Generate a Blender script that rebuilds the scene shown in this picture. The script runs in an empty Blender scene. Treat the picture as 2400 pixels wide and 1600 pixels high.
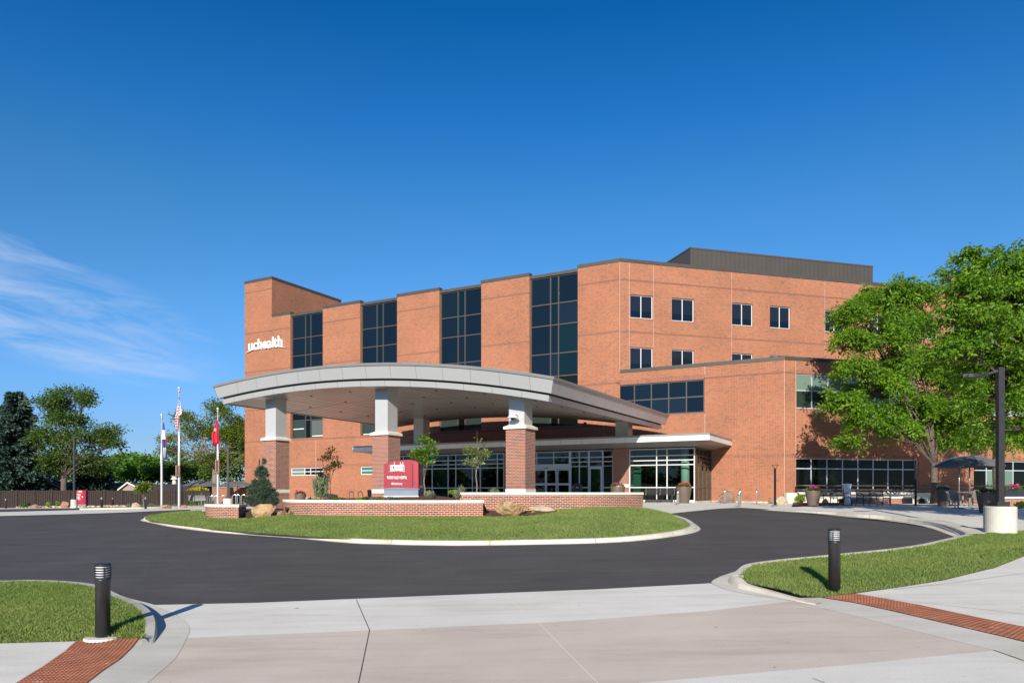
import bpy, bmesh, math, random
import numpy as np
from mathutils import Vector, Matrix, noise
R = math.radians
# ---------------------------------------------------------------- camera, sky, sun, exposure
scene = bpy.context.scene
F = 1690.0; HZ = 1150.0; CX = 1200.0          # focal length and horizon of the 2400 x 1600 photograph
cd = bpy.data.cameras.new("camera"); cam = bpy.data.objects.new("camera", cd)
scene.collection.objects.link(cam); scene.camera = cam
cam.location = (0, 0, 0); cam.rotation_euler = (R(90), 0, 0)
cd.sensor_width = 36; cd.lens = F/2400*36; cd.shift_y = (HZ-800)/2400
cd.clip_start = .2; cd.clip_end = 6000
scene.view_settings.view_transform = 'Standard'; scene.view_settings.look = 'None'
scene.view_settings.gamma = 1; scene.view_settings.exposure = 0.55
SUN_EL = 22.5; SUN_AZ = 9.0                   # shadows run 11 degrees right of straight ahead
sdir = Vector((math.sin(R(SUN_AZ))*math.cos(R(SUN_EL)), math.cos(R(SUN_AZ))*math.cos(R(SUN_EL)), -math.sin(R(SUN_EL))))
sl = bpy.data.lights.new("sun", 'SUN'); sun = bpy.data.objects.new("sun", sl); scene.collection.objects.link(sun)
sl.energy = 4.9; sl.angle = R(.53); sl.color = (1, .92, .80)
sun.rotation_euler = sdir.to_track_quat('-Z', 'Y').to_euler()

def N(nt, t, **kw):
    n = nt.nodes.new(t)
    for k, v in kw.items():
        if k.startswith('i_'):
            key = k[2:]
            n.inputs[int(key) if key.isdigit() else key.replace('_', ' ')].default_value = v
        else: setattr(n, k, v)
    return n
def L(nt, a, b): nt.links.new(a, b)
def math_(nt, op, a, b=None, c=None, clamp=False):
    n = N(nt, 'ShaderNodeMath', operation=op); n.use_clamp = clamp
    for i, v in enumerate((a, b, c)):
        if v is None: continue
        if hasattr(v, 'is_output'): L(nt, v, n.inputs[i])
        else: n.inputs[i].default_value = v
    return n.outputs[0]
def mixc(nt, fac, a, b, mode='MIX'):
    n = N(nt, 'ShaderNodeMix', data_type='RGBA', blend_type=mode)
    for s, v in ((n.inputs[0], fac), (n.inputs[6], a), (n.inputs[7], b)):
        if hasattr(v, 'is_output'): L(nt, v, s)
        elif isinstance(v, (int, float)): s.default_value = v
        else: s.default_value = (*v[:3], 1)
    return n.outputs[2]
def ramp(nt, fac, stops):
    n = N(nt, 'ShaderNodeValToRGB'); e = n.color_ramp.elements
    while len(e) < len(stops): e.new(.5)
    for k, (p, c) in enumerate(stops):
        e[k].position = p; e[k].color = (*c, 1) if len(c) == 3 else c
    L(nt, fac, n.inputs[0]); return n.outputs[0]

w = bpy.data.worlds.new("World"); scene.world = w; w.use_nodes = True
nt = w.node_tree; nt.nodes.clear()
sky = N(nt, 'ShaderNodeTexSky', sky_type='NISHITA'); sky.sun_disc = False
sky.sun_elevation = R(SUN_EL); sky.sun_rotation = R(180+SUN_AZ); sky.altitude = 1500
sky.air_density = 1.0; sky.dust_density = .35; sky.ozone_density = 3.0
tc = N(nt, 'ShaderNodeTexCoord'); sx = N(nt, 'ShaderNodeSeparateXYZ'); L(nt, tc.outputs['Generated'], sx.inputs[0])
# polarised, deep blue zenith of dry mountain air
el = math_(nt, 'ARCSINE', sx.outputs[2])
tint = ramp(nt, math_(nt, 'DIVIDE', el, R(60), clamp=True),
    [(0, (.45, .56, .76)), (.055, (.46, .59, .82)), (.13, (.50, .78, 1.05)), (.22, (.48, .88, 1.13)), (.35, (.33, .86, 1.14)), (.445, (.15, .775, 1.21)), (.56, (.04, .64, 1.10)), (.66, (.04, .62, 1.05)), (.85, (.75, .85, .95)), (1, (.9, .9, .95))])
skyc = mixc(nt, 1.0, sky.outputs[0], tint, 'MULTIPLY')
# thin cirrus low in the north-west
yy = math_(nt, 'MAXIMUM', sx.outputs[1], .02)
uu = math_(nt, 'DIVIDE', sx.outputs[0], yy); vv = math_(nt, 'DIVIDE', sx.outputs[2], yy)
front = math_(nt, 'GREATER_THAN', sx.outputs[1], .05)
cu = math_(nt, 'SUBTRACT', math_(nt, 'MULTIPLY', uu, .93), math_(nt, 'MULTIPLY', vv, .30))
cv = math_(nt, 'ADD', math_(nt, 'MULTIPLY', vv, .96), math_(nt, 'MULTIPLY', uu, .22))
cmb = N(nt, 'ShaderNodeCombineXYZ'); L(nt, math_(nt, 'MULTIPLY', cu, 5.5), cmb.inputs[0]); L(nt, math_(nt, 'MULTIPLY', cv, 30.), cmb.inputs[1])
nz = N(nt, 'ShaderNodeTexNoise', i_Scale=1.0, i_Detail=7.0, i_Roughness=.62, i_Distortion=.5); L(nt, cmb.outputs[0], nz.inputs['Vector'])
def blob(u0, v0, ru, rv):
    a = math_(nt, 'DIVIDE', math_(nt, 'SUBTRACT', uu, u0), ru); b = math_(nt, 'DIVIDE', math_(nt, 'SUBTRACT', math_(nt, 'ADD', vv, math_(nt, 'MULTIPLY', math_(nt, 'SUBTRACT', uu, u0), .28)), v0), rv)
    d = math_(nt, 'ADD', math_(nt, 'MULTIPLY', a, a), math_(nt, 'MULTIPLY', b, b))
    return math_(nt, 'SUBTRACT', 1.0, d, clamp=True)
mask = math_(nt, 'ADD', blob(-.66, .255, .28, .085), math_(nt, 'ADD', blob(-.60, .200, .17, .04), blob(-.70, .34, .12, .022)))
mask = math_(nt, 'ADD', mask, math_(nt, 'MULTIPLY', blob(-.44, .212, .045, .007), .5), clamp=True)
cl = math_(nt, 'MULTIPLY', math_(nt, 'MULTIPLY', math_(nt, 'SUBTRACT', nz.outputs[0], .38), 3.2, clamp=True), mask)
cl = math_(nt, 'MULTIPLY', math_(nt, 'MULTIPLY', cl, front), .60, clamp=True)
skyc = mixc(nt, cl, skyc, (4.5, 5.5, 7.4))
bg = N(nt, 'ShaderNodeBackground', i_Strength=.087); L(nt, skyc, bg.inputs[0])
wo = N(nt, 'ShaderNodeOutputWorld'); L(nt, bg.outputs[0], wo.inputs[0])

# ---------------------------------------------------------------- materials
MT = {}
def mat(name, col, rough=.8, col2=None, scale=4., detail=5., bump=0., bscale=None, spec=.5, metal=0., stops=(.35, .65), coord='Object', isl=None, extra=None):
    m = bpy.data.materials.new(name); m.use_nodes = True; nt = m.node_tree
    b = nt.nodes['Principled BSDF']; b.inputs['Roughness'].default_value = rough
    b.inputs['Specular IOR Level'].default_value = spec; b.inputs['Metallic'].default_value = metal
    tc = N(nt, 'ShaderNodeTexCoord')
    vec = tc.outputs[coord]
    if col2 is not None:
        n = N(nt, 'ShaderNodeTexNoise', i_Scale=scale, i_Detail=detail, i_Roughness=.6); L(nt, vec, n.inputs['Vector'])
        out = ramp(nt, n.outputs[0], [(stops[0], col), (stops[1], col2)])
    else:
        rgb = N(nt, 'ShaderNodeRGB'); rgb.outputs[0].default_value = (*col, 1); out = rgb.outputs[0]
    if isl:
        g = N(nt, 'ShaderNodeNewGeometry')
        out = mixc(nt, 1.0, out, ramp(nt, g.outputs['Random Per Island'], isl), 'MULTIPLY')
    if extra: out = extra(nt, tc, out, b) or out
    L(nt, out, b.inputs['Base Color'])
    if bump:
        n2 = N(nt, 'ShaderNodeTexNoise', i_Scale=bscale or scale*4, i_Detail=4.); L(nt, vec, n2.inputs['Vector'])
        bp = N(nt, 'ShaderNodeBump', i_Strength=bump, i_Distance=.05); L(nt, n2.outputs[0], bp.inputs['Height']); L(nt, bp.outputs[0], b.inputs['Normal'])
    MT[name] = m; return m
def speck(nt, tc, col, dark, scale, thr, amt=.6):
    n = N(nt, 'ShaderNodeTexNoise', i_Scale=scale, i_Detail=2.); L(nt, tc.outputs['Object'], n.inputs['Vector'])
    f = math_(nt, 'MULTIPLY', math_(nt, 'SUBTRACT', n.outputs[0], thr), 12., clamp=True)
    return mixc(nt, math_(nt, 'MULTIPLY', f, amt), col, dark)
def brick(name, c1, c2, mortar, dark, darkamt=.25, msize=.011, grime=(.90, 1.09)):
    m = bpy.data.materials.new(name); m.use_nodes = True; nt = m.node_tree; b = nt.nodes['Principled BSDF']
    tc = N(nt, 'ShaderNodeTexCoord')
    br = N(nt, 'ShaderNodeTexBrick', i_Scale=1., i_Mortar_Size=msize/2, i_Mortar_Smooth=.2, i_Bias=0., i_Brick_Width=.2032, i_Row_Height=.0677)
    L(nt, tc.outputs['UV'], br.inputs['Vector'])
    br.inputs['Color1'].default_value = (*c1, 1); br.inputs['Color2'].default_value = (*c2, 1); br.inputs['Mortar'].default_value = (*mortar, 1)
    # flashed darker bricks: cell noise per brick
    sp = N(nt, 'ShaderNodeSeparateXYZ'); L(nt, tc.outputs['UV'], sp.inputs[0])
    row = math_(nt, 'FLOOR', math_(nt, 'DIVIDE', sp.outputs[1], .0677))
    off = math_(nt, 'MULTIPLY', math_(nt, 'MODULO', row, 2.), .5)
    colm = math_(nt, 'FLOOR', math_(nt, 'ADD', math_(nt, 'DIVIDE', sp.outputs[0], .2032), off))
    cb = N(nt, 'ShaderNodeCombineXYZ'); L(nt, row, cb.inputs[1]); L(nt, colm, cb.inputs[0])
    wn = N(nt, 'ShaderNodeTexWhiteNoise', noise_dimensions='2D'); L(nt, cb.outputs[0], wn.inputs['Vector'])
    mpz = N(nt, 'ShaderNodeMapping', i_Scale=(.5, 2.2, 1.)); L(nt, tc.outputs['UV'], mpz.inputs[0]); fz = N(nt, 'ShaderNodeTexNoise', i_Scale=.8, i_Detail=4.); L(nt, mpz.outputs[0], fz.inputs['Vector'])
    thr = math_(nt, 'ADD', math_(nt, 'MULTIPLY', math_(nt, 'SUBTRACT', fz.outputs[0], .5), .7), darkamt)
    isd = math_(nt, 'LESS_THAN', wn.outputs[0], thr)
    notm = math_(nt, 'SUBTRACT', 1., br.outputs['Fac'])
    col = mixc(nt, math_(nt, 'MULTIPLY', math_(nt, 'MULTIPLY', isd, notm), .75), br.outputs['Color'], dark)
    n = N(nt, 'ShaderNodeTexNoise', i_Scale=.35, i_Detail=4.); L(nt, tc.outputs['UV'], n.inputs['Vector'])
    col = mixc(nt, 1., col, ramp(nt, n.outputs[0], [(.3, (grime[0],)*3), (.7, (grime[1],)*3)]), 'MULTIPLY')
    L(nt, col, b.inputs['Base Color']); b.inputs['Roughness'].default_value = .85; b.inputs['Specular IOR Level'].default_value = .25
    bp = N(nt, 'ShaderNodeBump', i_Strength=.35, i_Distance=.006); L(nt, notm, bp.inputs['Height']); L(nt, bp.outputs[0], b.inputs['Normal'])
    MT[name] = m; return m
brick('brick_wall', (.30, .094, .045), (.215, .066, .036), (.56, .335, .21), (.11, .05, .042), .16, .0145)
brick('brick_dark', (.25, .070, .045), (.185, .052, .038), (.60, .47, .37), (.075, .036, .034), .18, .0145)
def soldier(nt, tc, col, b):
    sp = N(nt, 'ShaderNodeSeparateXYZ'); L(nt, tc.outputs['UV'], sp.inputs[0])
    fr = math_(nt, 'FRACT', math_(nt, 'DIVIDE', sp.outputs[0], .0677))
    wn = N(nt, 'ShaderNodeTexWhiteNoise', noise_dimensions='1D'); L(nt, math_(nt, 'FLOOR', math_(nt, 'DIVIDE', sp.outputs[0], .0677)), wn.inputs['W'])
    c = mixc(nt, wn.outputs[0], (.27, .090, .048), (.17, .058, .038))
    return mixc(nt, math_(nt, 'LESS_THAN', fr, .16), c, (.44, .29, .20))
mat('soldier', (.4, .14, .07), .85, extra=soldier)
mat('band', (.19, .085, .055), .9, (.23, .10, .065), 3.)
mat('joint', (.42, .31, .25), .8)
mat('coping', (.060, .053, .046), .5, (.072, .064, .056), 2., metal=.1)
mat('limestone', (.74, .69, .58), .8, (.66, .61, .51), 3., bump=.1, bscale=60)
def penth(nt, tc, col, b):
    sp = N(nt, 'ShaderNodeSeparateXYZ'); L(nt, tc.outputs['UV'], sp.inputs[0])
    fr = math_(nt, 'FRACT', math_(nt, 'DIVIDE', sp.outputs[0], .45))
    return mixc(nt, math_(nt, 'LESS_THAN', fr, .1), col, (.045, .040, .034))
mat('ribbed_metal', (.066, .057, .047), .5, (.074, .064, .053), .6, extra=penth, metal=.1)
def panel(nt, tc, col, b, per=1.52, off=0., wd=.008, jc=(.16, .17, .18)):
    sp = N(nt, 'ShaderNodeSeparateXYZ'); L(nt, tc.outputs['UV'], sp.inputs[0])
    q = math_(nt, 'ADD', math_(nt, 'DIVIDE', sp.outputs[0], per), off)
    fr = math_(nt, 'FRACT', q)
    wn = N(nt, 'ShaderNodeTexWhiteNoise', noise_dimensions='1D'); L(nt, math_(nt, 'FLOOR', q), wn.inputs['W'])
    c = mixc(nt, 1., col, ramp(nt, wn.outputs[0], [(0, (.985,)*3), (1, (1.012,)*3)]), 'MULTIPLY')
    return mixc(nt, math_(nt, 'LESS_THAN', fr, wd*2.2/per), c, jc)
mat('metal_panel', (.465, .48, .485), .38, (.475, .49, .495), .3, metal=.35, extra=panel, coord='Object')
mat('metal_panel_low', (.465, .48, .485), .38, (.475, .49, .495), .3, metal=.35, extra=lambda a, b, c, d: panel(a, b, c, d, 1.52, .35))
mat('metal_white', (.72, .72, .71), .35, (.76, .76, .75), .7, extra=lambda a, b, c, d: panel(a, b, c, d, 1.52, .2, .008, (.3, .3, .3)))
mat('metal_cap', (.27, .265, .25), .4, (.30, .295, .28), .7, metal=.4)
mat('metal_plain', (.50, .51, .51), .4, (.53, .54, .54), .7, metal=.3)
mat('reveal', (.02, .02, .022), .7)
def planks(nt, tc, col, b):
    sp = N(nt, 'ShaderNodeSeparateXYZ'); L(nt, tc.outputs['UV'], sp.inputs[0])
    q = math_(nt, 'DIVIDE', sp.outputs[0], .40)
    fr = math_(nt, 'FRACT', q)
    wn = N(nt, 'ShaderNodeTexWhiteNoise', noise_dimensions='1D'); L(nt, math_(nt, 'FLOOR', q), wn.inputs['W'])
    c = mixc(nt, 1., col, ramp(nt, wn.outputs[0], [(0, (.88,)*3), (1, (1.08,)*3)]), 'MULTIPLY')
    return mixc(nt, math_(nt, 'LESS_THAN', fr, .24), c, (.045, .038, .034))
mat('soffit', (.46, .40, .365), .36, (.51, .45, .41), .5, metal=.35, extra=planks)
mat('soffit_panel', (.33, .31, .28), .35, (.37, .345, .315), .5, metal=.3, extra=lambda a, b, c, d: panel(a, b, c, d, 1.52, .2, .01))
mat('frame_dark', (.085, .075, .068), .45, metal=.3)
mat('frame_white', (.60, .61, .61), .4)
mat('frame_grey', (.50, .54, .60), .35, metal=.2)
def glass(name, base, rough=.03, refl=.5, wob=.15, ior=1.5):
    m = bpy.data.materials.new(name); m.use_nodes = True; nt = m.node_tree; b = nt.nodes['Principled BSDF']
    g_ = N(nt, 'ShaderNodeNewGeometry'); L(nt, mixc(nt, 1., base, ramp(nt, g_.outputs['Random Per Island'], [(0, (.65, .75, .8)), (.7, (1.1, 1.05, 1.)), (1, (1.9, 1.8, 1.6))]), 'MULTIPLY'), b.inputs['Base Color']); b.inputs['Roughness'].default_value = rough
    b.inputs['Specular IOR Level'].default_value = refl; b.inputs['IOR'].default_value = ior
    tc = N(nt, 'ShaderNodeTexCoord'); n = N(nt, 'ShaderNodeTexNoise', i_Scale=.8, i_Detail=1.); L(nt, tc.outputs['Object'], n.inputs['Vector'])
    bp = N(nt, 'ShaderNodeBump', i_Strength=wob, i_Distance=.02); L(nt, n.outputs[0], bp.inputs['Height']); L(nt, bp.outputs[0], b.inputs['Normal'])
    MT[name] = m; return m
glass('glass_navy', (.004, .009, .017), .04, .35)
glass('glass_navy2', (.003, .012, .016), .04, .35)
glass('glass_dark', (.003, .005, .004), .03, .22)
glass('glass_slate', (.012, .015, .025), .04, .4)
glass('glass_blind', (.135, .20, .165), .08)
glass('glass_blind_grey', (.085, .10, .095), .06)
glass('glass_blind_dim', (.026, .040, .034), .06)
glass('glass_teal', (.04, .16, .14), .06)
def clearglass(name, tint, ior=1.5):
    m = bpy.data.materials.new(name); m.use_nodes = True; nt = m.node_tree; nt.nodes.clear()
    t = N(nt, 'ShaderNodeBsdfTransparent'); t.inputs[0].default_value = (*tint, 1)
    g = N(nt, 'ShaderNodeBsdfGlossy', i_Roughness=.01); g.inputs[0].default_value = (.85, 1, .97, 1)
    fr = N(nt, 'ShaderNodeFresnel', i_IOR=ior); fa = math_(nt, 'MULTIPLY', fr.outputs[0], 1.1, clamp=True)
    mx = N(nt, 'ShaderNodeMixShader'); L(nt, fa, mx.inputs[0]); L(nt, t.outputs[0], mx.inputs[1]); L(nt, g.outputs[0], mx.inputs[2])
    o = N(nt, 'ShaderNodeOutputMaterial'); L(nt, mx.outputs[0], o.inputs[0]); MT[name] = m
clearglass('glass_clear', (.38, .52, .47), 1.5)
mat('black_metal', (.018, .018, .020), .38, (.026, .026, .029), 8., spec=.5)
mat('bronze_rail', (.075, .062, .055), .4, metal=.3)
mat('steel', (.55, .56, .57), .28, (.62, .63, .63), 6., metal=.9)
mat('silver_pole', (.62, .62, .64), .3, metal=.5)
mat('umbrella_fabric', (.12, .12, .115), .8, (.10, .10, .097), 5.)
mat('patio_grey', (.20, .20, .19), .5)
mat('white_paint', (.80, .80, .79), .45)
mat('sign_red', (.25, .009, .026), .42, (.27, .010, .029), 1.2, spec=.3)
mat('sign_red_bright', (.34, .014, .038), .42, spec=.3)
mat('sign_blue', (.12, .165, .235), .5, (.14, .185, .26), 2.)
mat('letter_white', (.88, .88, .88), .4)
mat('lens_white', (.72, .76, .78), .3)
mat('planter_brown', (.105, .075, .058), .5, (.12, .088, .066), 3., bump=.05)
mat('trash', (.02, .025, .035), .5)
mat('rock_tan', (.40, .27, .14), .9, (.20, .10, .055), 2.6, detail=9., bump=1., bscale=9., stops=(.42, .66))
mat('rock_brown', (.27, .165, .115), .9, (.18, .12, .09), 3., bump=.9, bscale=8.)
mat('rock_pale', (.36, .27, .19), .9, (.46, .38, .27), 4., bump=.9, bscale=9.)
mat('rock_red', (.36, .17, .11), .9, (.24, .12, .085), 3., bump=.8, bscale=8.)
mat('cobble', (.46, .36, .25), .9, isl=[(0, (.7, .7, .7)), (1, (1.3, 1.25, 1.2))])
mat('mulch', (.075, .030, .016), 1., (.125, .052, .028), 26., bump=1., bscale=45)
mat('soil', (.085, .05, .032), 1., (.12, .075, .05), 12., bump=.8)
mat('bark', (.15, .115, .095), .95, (.075, .055, .045), 9., bump=.9, bscale=22)
mat('bark_pale', (.25, .20, .165), .95, (.14, .11, .09), 9., bump=.8, bscale=22)
mat('fence', (.036, .024, .020), .9, (.027, .018, .015), 2.)
mat('roof_shingle', (.048, .038, .035), .95, (.036, .029, .028), 3.)
mat('stucco', (.30, .22, .19), .9)
mat('trim_white', (.6, .56, .5), .7)
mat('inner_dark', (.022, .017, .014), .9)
mat('inner_wood', (.06, .026, .012), .7)
mat('inner_teal', (.05, .17, .14), .7)
mat('inner_green', (.10, .16, .12), .8)
mat('inner_white', (.72, .78, .70), .6)
mat('fabric_blue', (.03, .07, .35), .8); mat('fabric_red', (.50, .012, .045), .75)
# ground materials
def asph(nt, tc, col, b):
    mp = N(nt, 'ShaderNodeMapping', i_Scale=(.25, 1.6, 1.)); L(nt, tc.outputs['Object'], mp.inputs[0])
    n = N(nt, 'ShaderNodeTexNoise', i_Scale=1.6, i_Detail=6., i_Roughness=.65); L(nt, mp.outputs[0], n.inputs['Vector'])
    col = mixc(nt, 1., col, ramp(nt, n.outputs[0], [(.32, (.84,)*3), (.68, (1.16,)*3)]), 'MULTIPLY')
    col = speck(nt, tc, col, (.11, .11, .11), 95., .60, .5)
    return speck(nt, tc, col, (.02, .02, .022), 70., .66, .6)
mat('asphalt', (.068, .063, .062), .85, (.084, .078, .077), .55, bump=.5, bscale=130, spec=.35, extra=asph)
mat('asphalt_far', (.045, .043, .043), .9, (.06, .058, .058), .8)
def concf(nt, tc, col, b):
    mp = N(nt, 'ShaderNodeMapping', i_Scale=(.22, 1.5, 1.), i_Rotation=(0, 0, .12)); L(nt, tc.outputs['Object'], mp.inputs[0])
    n = N(nt, 'ShaderNodeTexNoise', i_Scale=1.7, i_Detail=6., i_Roughness=.62); L(nt, mp.outputs[0], n.inputs['Vector'])
    col = mixc(nt, 1., col, ramp(nt, n.outputs[0], [(.3, (.86, .85, .82)), (.5, (1, 1, 1)), (.75, (1.06, 1.08, 1.1))]), 'MULTIPLY')
    n3 = N(nt, 'ShaderNodeTexNoise', i_Scale=55., i_Detail=3.); L(nt, tc.outputs['Object'], n3.inputs['Vector'])
    col = mixc(nt, 1., col, ramp(nt, n3.outputs[0], [(.3, (.93,)*3), (.7, (1.06,)*3)]), 'MULTIPLY')
    return speck(nt, tc, col, (.10, .08, .05), 6.5, .735, .8)
mat('concrete_light', (.60, .575, .52), .88, (.66, .635, .58), .5, bump=.12, bscale=90, extra=concf)
mat('concrete_tan', (.50, .425, .36), .92, (.555, .475, .405), .6, bump=.15, bscale=110, extra=concf)
mat('concrete_grey', (.50, .475, .42), .92, (.57, .545, .485), .7, bump=.15, bscale=90, extra=concf)
mat('joint_dark', (.07, .065, .055), .95)
mat('joint_pale', (.66, .61, .55), .9)
def curbf(nt, tc, col, b):
    sp = N(nt, 'ShaderNodeSeparateXYZ'); L(nt, tc.outputs['UV'], sp.inputs[0])
    fr = math_(nt, 'FRACT', math_(nt, 'DIVIDE', sp.outputs[0], 3.05))
    col = mixc(nt, math_(nt, 'LESS_THAN', fr, .006), col, (.16, .14, .11))
    n = N(nt, 'ShaderNodeTexNoise', i_Scale=1.3, i_Detail=6., i_Roughness=.7); L(nt, tc.outputs['Object'], n.inputs['Vector'])
    return mixc(nt, 1., col, ramp(nt, n.outputs[0], [(.3, (.78, .75, .68)), (.55, (1, 1, 1))]), 'MULTIPLY')
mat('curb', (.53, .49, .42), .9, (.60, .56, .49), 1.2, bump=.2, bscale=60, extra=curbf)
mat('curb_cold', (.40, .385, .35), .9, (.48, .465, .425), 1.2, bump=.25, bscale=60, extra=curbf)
mat('tactile', (.34, .125, .065), .85, (.24, .085, .045), 4., bump=.3, bscale=60, extra=lambda nt, tc, c, b: speck(nt, tc, c, (.40, .30, .24), 5., .66, .5))
def lawnf(nt, tc, col, b):
    n = N(nt, 'ShaderNodeTexNoise', i_Scale=.7, i_Detail=5., i_Roughness=.6); L(nt, tc.outputs['Object'], n.inputs['Vector'])
    return mixc(nt, 1., col, ramp(nt, n.outputs[0], [(.3, (.72, .82, .7)), (.7, (1.25, 1.15, 1.2))]), 'MULTIPLY')
mat('lawn', (.09, .14, .03), .95, (.19, .20, .07), 30., bump=1., bscale=60, extra=lawnf)
mat('far_ground', (.10, .10, .045), 1., (.13, .10, .06), .2)
def leafmat(name, c1, c2, trans=.35, rough=.5):
    m = bpy.data.materials.new(name); m.use_nodes = True; nt = m.node_tree; nt.nodes.clear()
    g = N(nt, 'ShaderNodeNewGeometry')
    tc = N(nt, 'ShaderNodeTexCoord'); n = N(nt, 'ShaderNodeTexNoise', i_Scale=.8, i_Detail=3.); L(nt, tc.outputs['Object'], n.inputs['Vector'])
    q = math_(nt, 'ADD', math_(nt, 'MULTIPLY', g.outputs['Random Per Island'], .6), math_(nt, 'SUBTRACT', math_(nt, 'MULTIPLY', n.outputs[0], 1.4), .5), clamp=True)
    c = ramp(nt, q, [(0, c1), (1, c2)])
    d = N(nt, 'ShaderNodeBsdfPrincipled', i_Roughness=rough); d.inputs['Specular IOR Level'].default_value = .35; L(nt, c, d.inputs['Base Color'])
    t = N(nt, 'ShaderNodeBsdfTranslucent'); L(nt, mixc(nt, 1., c, (1.5, 1.7, .6), 'MULTIPLY'), t.inputs[0])
    mx = N(nt, 'ShaderNodeMixShader', i_0=trans); L(nt, d.outputs[0], mx.inputs[1]); L(nt, t.outputs[0], mx.inputs[2])
    o = N(nt, 'ShaderNodeOutputMaterial'); L(nt, mx.outputs[0], o.inputs[0]); MT[name] = m
leafmat('leaf_bright', (.050, .135, .008), (.205, .345, .022), .42)
leafmat('leaf_mid', (.045, .090, .015), (.125, .195, .040), .35)
leafmat('leaf_olive', (.080, .125, .012), (.20, .245, .028), .4)
leafmat('leaf_far', (.06, .15, .02), (.14, .26, .04), .35)
leafmat('leaf_spruce', (.022, .052, .042), (.070, .115, .090), .12, .7)
leafmat('leaf_pine', (.035, .075, .050), (.085, .125, .080), .12, .7)
leafmat('leaf_grass', (.118, .196, .038), (.255, .305, .088), .3, .6)
leafmat('leaf_sage', (.13, .17, .09), (.24, .28, .18), .2, .7)
leafmat('leaf_lime', (.13, .22, .02), (.26, .36, .05), .3)
leafmat('leaf_yellow', (.38, .34, .01), (.55, .46, .02), .3)
leafmat('leaf_young', (.12, .17, .045), (.27, .31, .10), .35)
leafmat('petal_pink', (.55, .03, .22), (.75, .10, .40), .3); leafmat('petal_red', (.60, .02, .04), (.7, .06, .08), .3)
leafmat('petal_white', (.7, .7, .72), (.85, .85, .85), .3); leafmat('petal_violet', (.14, .06, .40), (.25, .12, .6), .3)
leafmat('petal_yellow', (.65, .45, .01), (.8, .6, .02), .3)

# ---------------------------------------------------------------- builders
col = scene.collection
OFF = {}
def tag(o, label=None, cat=None, group=None, kind=None):
    if label: o['label'] = label
    if cat: o['category'] = cat
    if group: o['group'] = group
    if kind: o['kind'] = kind
    return o
def thing(name, label, cat, loc=(0, 0, 0), group=None):
    o = bpy.data.objects.new(name, None); col.objects.link(o); o.location = loc; o.empty_display_size = .2
    OFF[o] = Vector(loc); return tag(o, label, cat, group)
def link(name, me, m=None, parent=None, smooth=False):
    o = bpy.data.objects.new(name, me); col.objects.link(o)
    if m: me.materials.append(MT[m] if isinstance(m, str) else m)
    if parent is not None:
        o.parent = parent; o.location = -OFF.get(parent, Vector()); OFF[o] = Vector((0, 0, 0))
    else: OFF[o] = Vector((0, 0, 0))
    if smooth: me.shade_smooth()
    return o
def uvbox(me):
    uv = me.uv_layers.new(name='UVMap').data
    vs = me.vertices
    for p in me.polygons:
        n = p.normal
        if abs(n.z) > .75:
            for li in p.loop_indices:
                c = vs[me.loops[li].vertex_index].co; uv[li].uv = (c.x, c.y)
        else:
            h = math.hypot(n.x, n.y); tx, ty = -n.y/h, n.x/h
            for li in p.loop_indices:
                c = vs[me.loops[li].vertex_index].co; uv[li].uv = (c.x*tx+c.y*ty, c.z)
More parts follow.
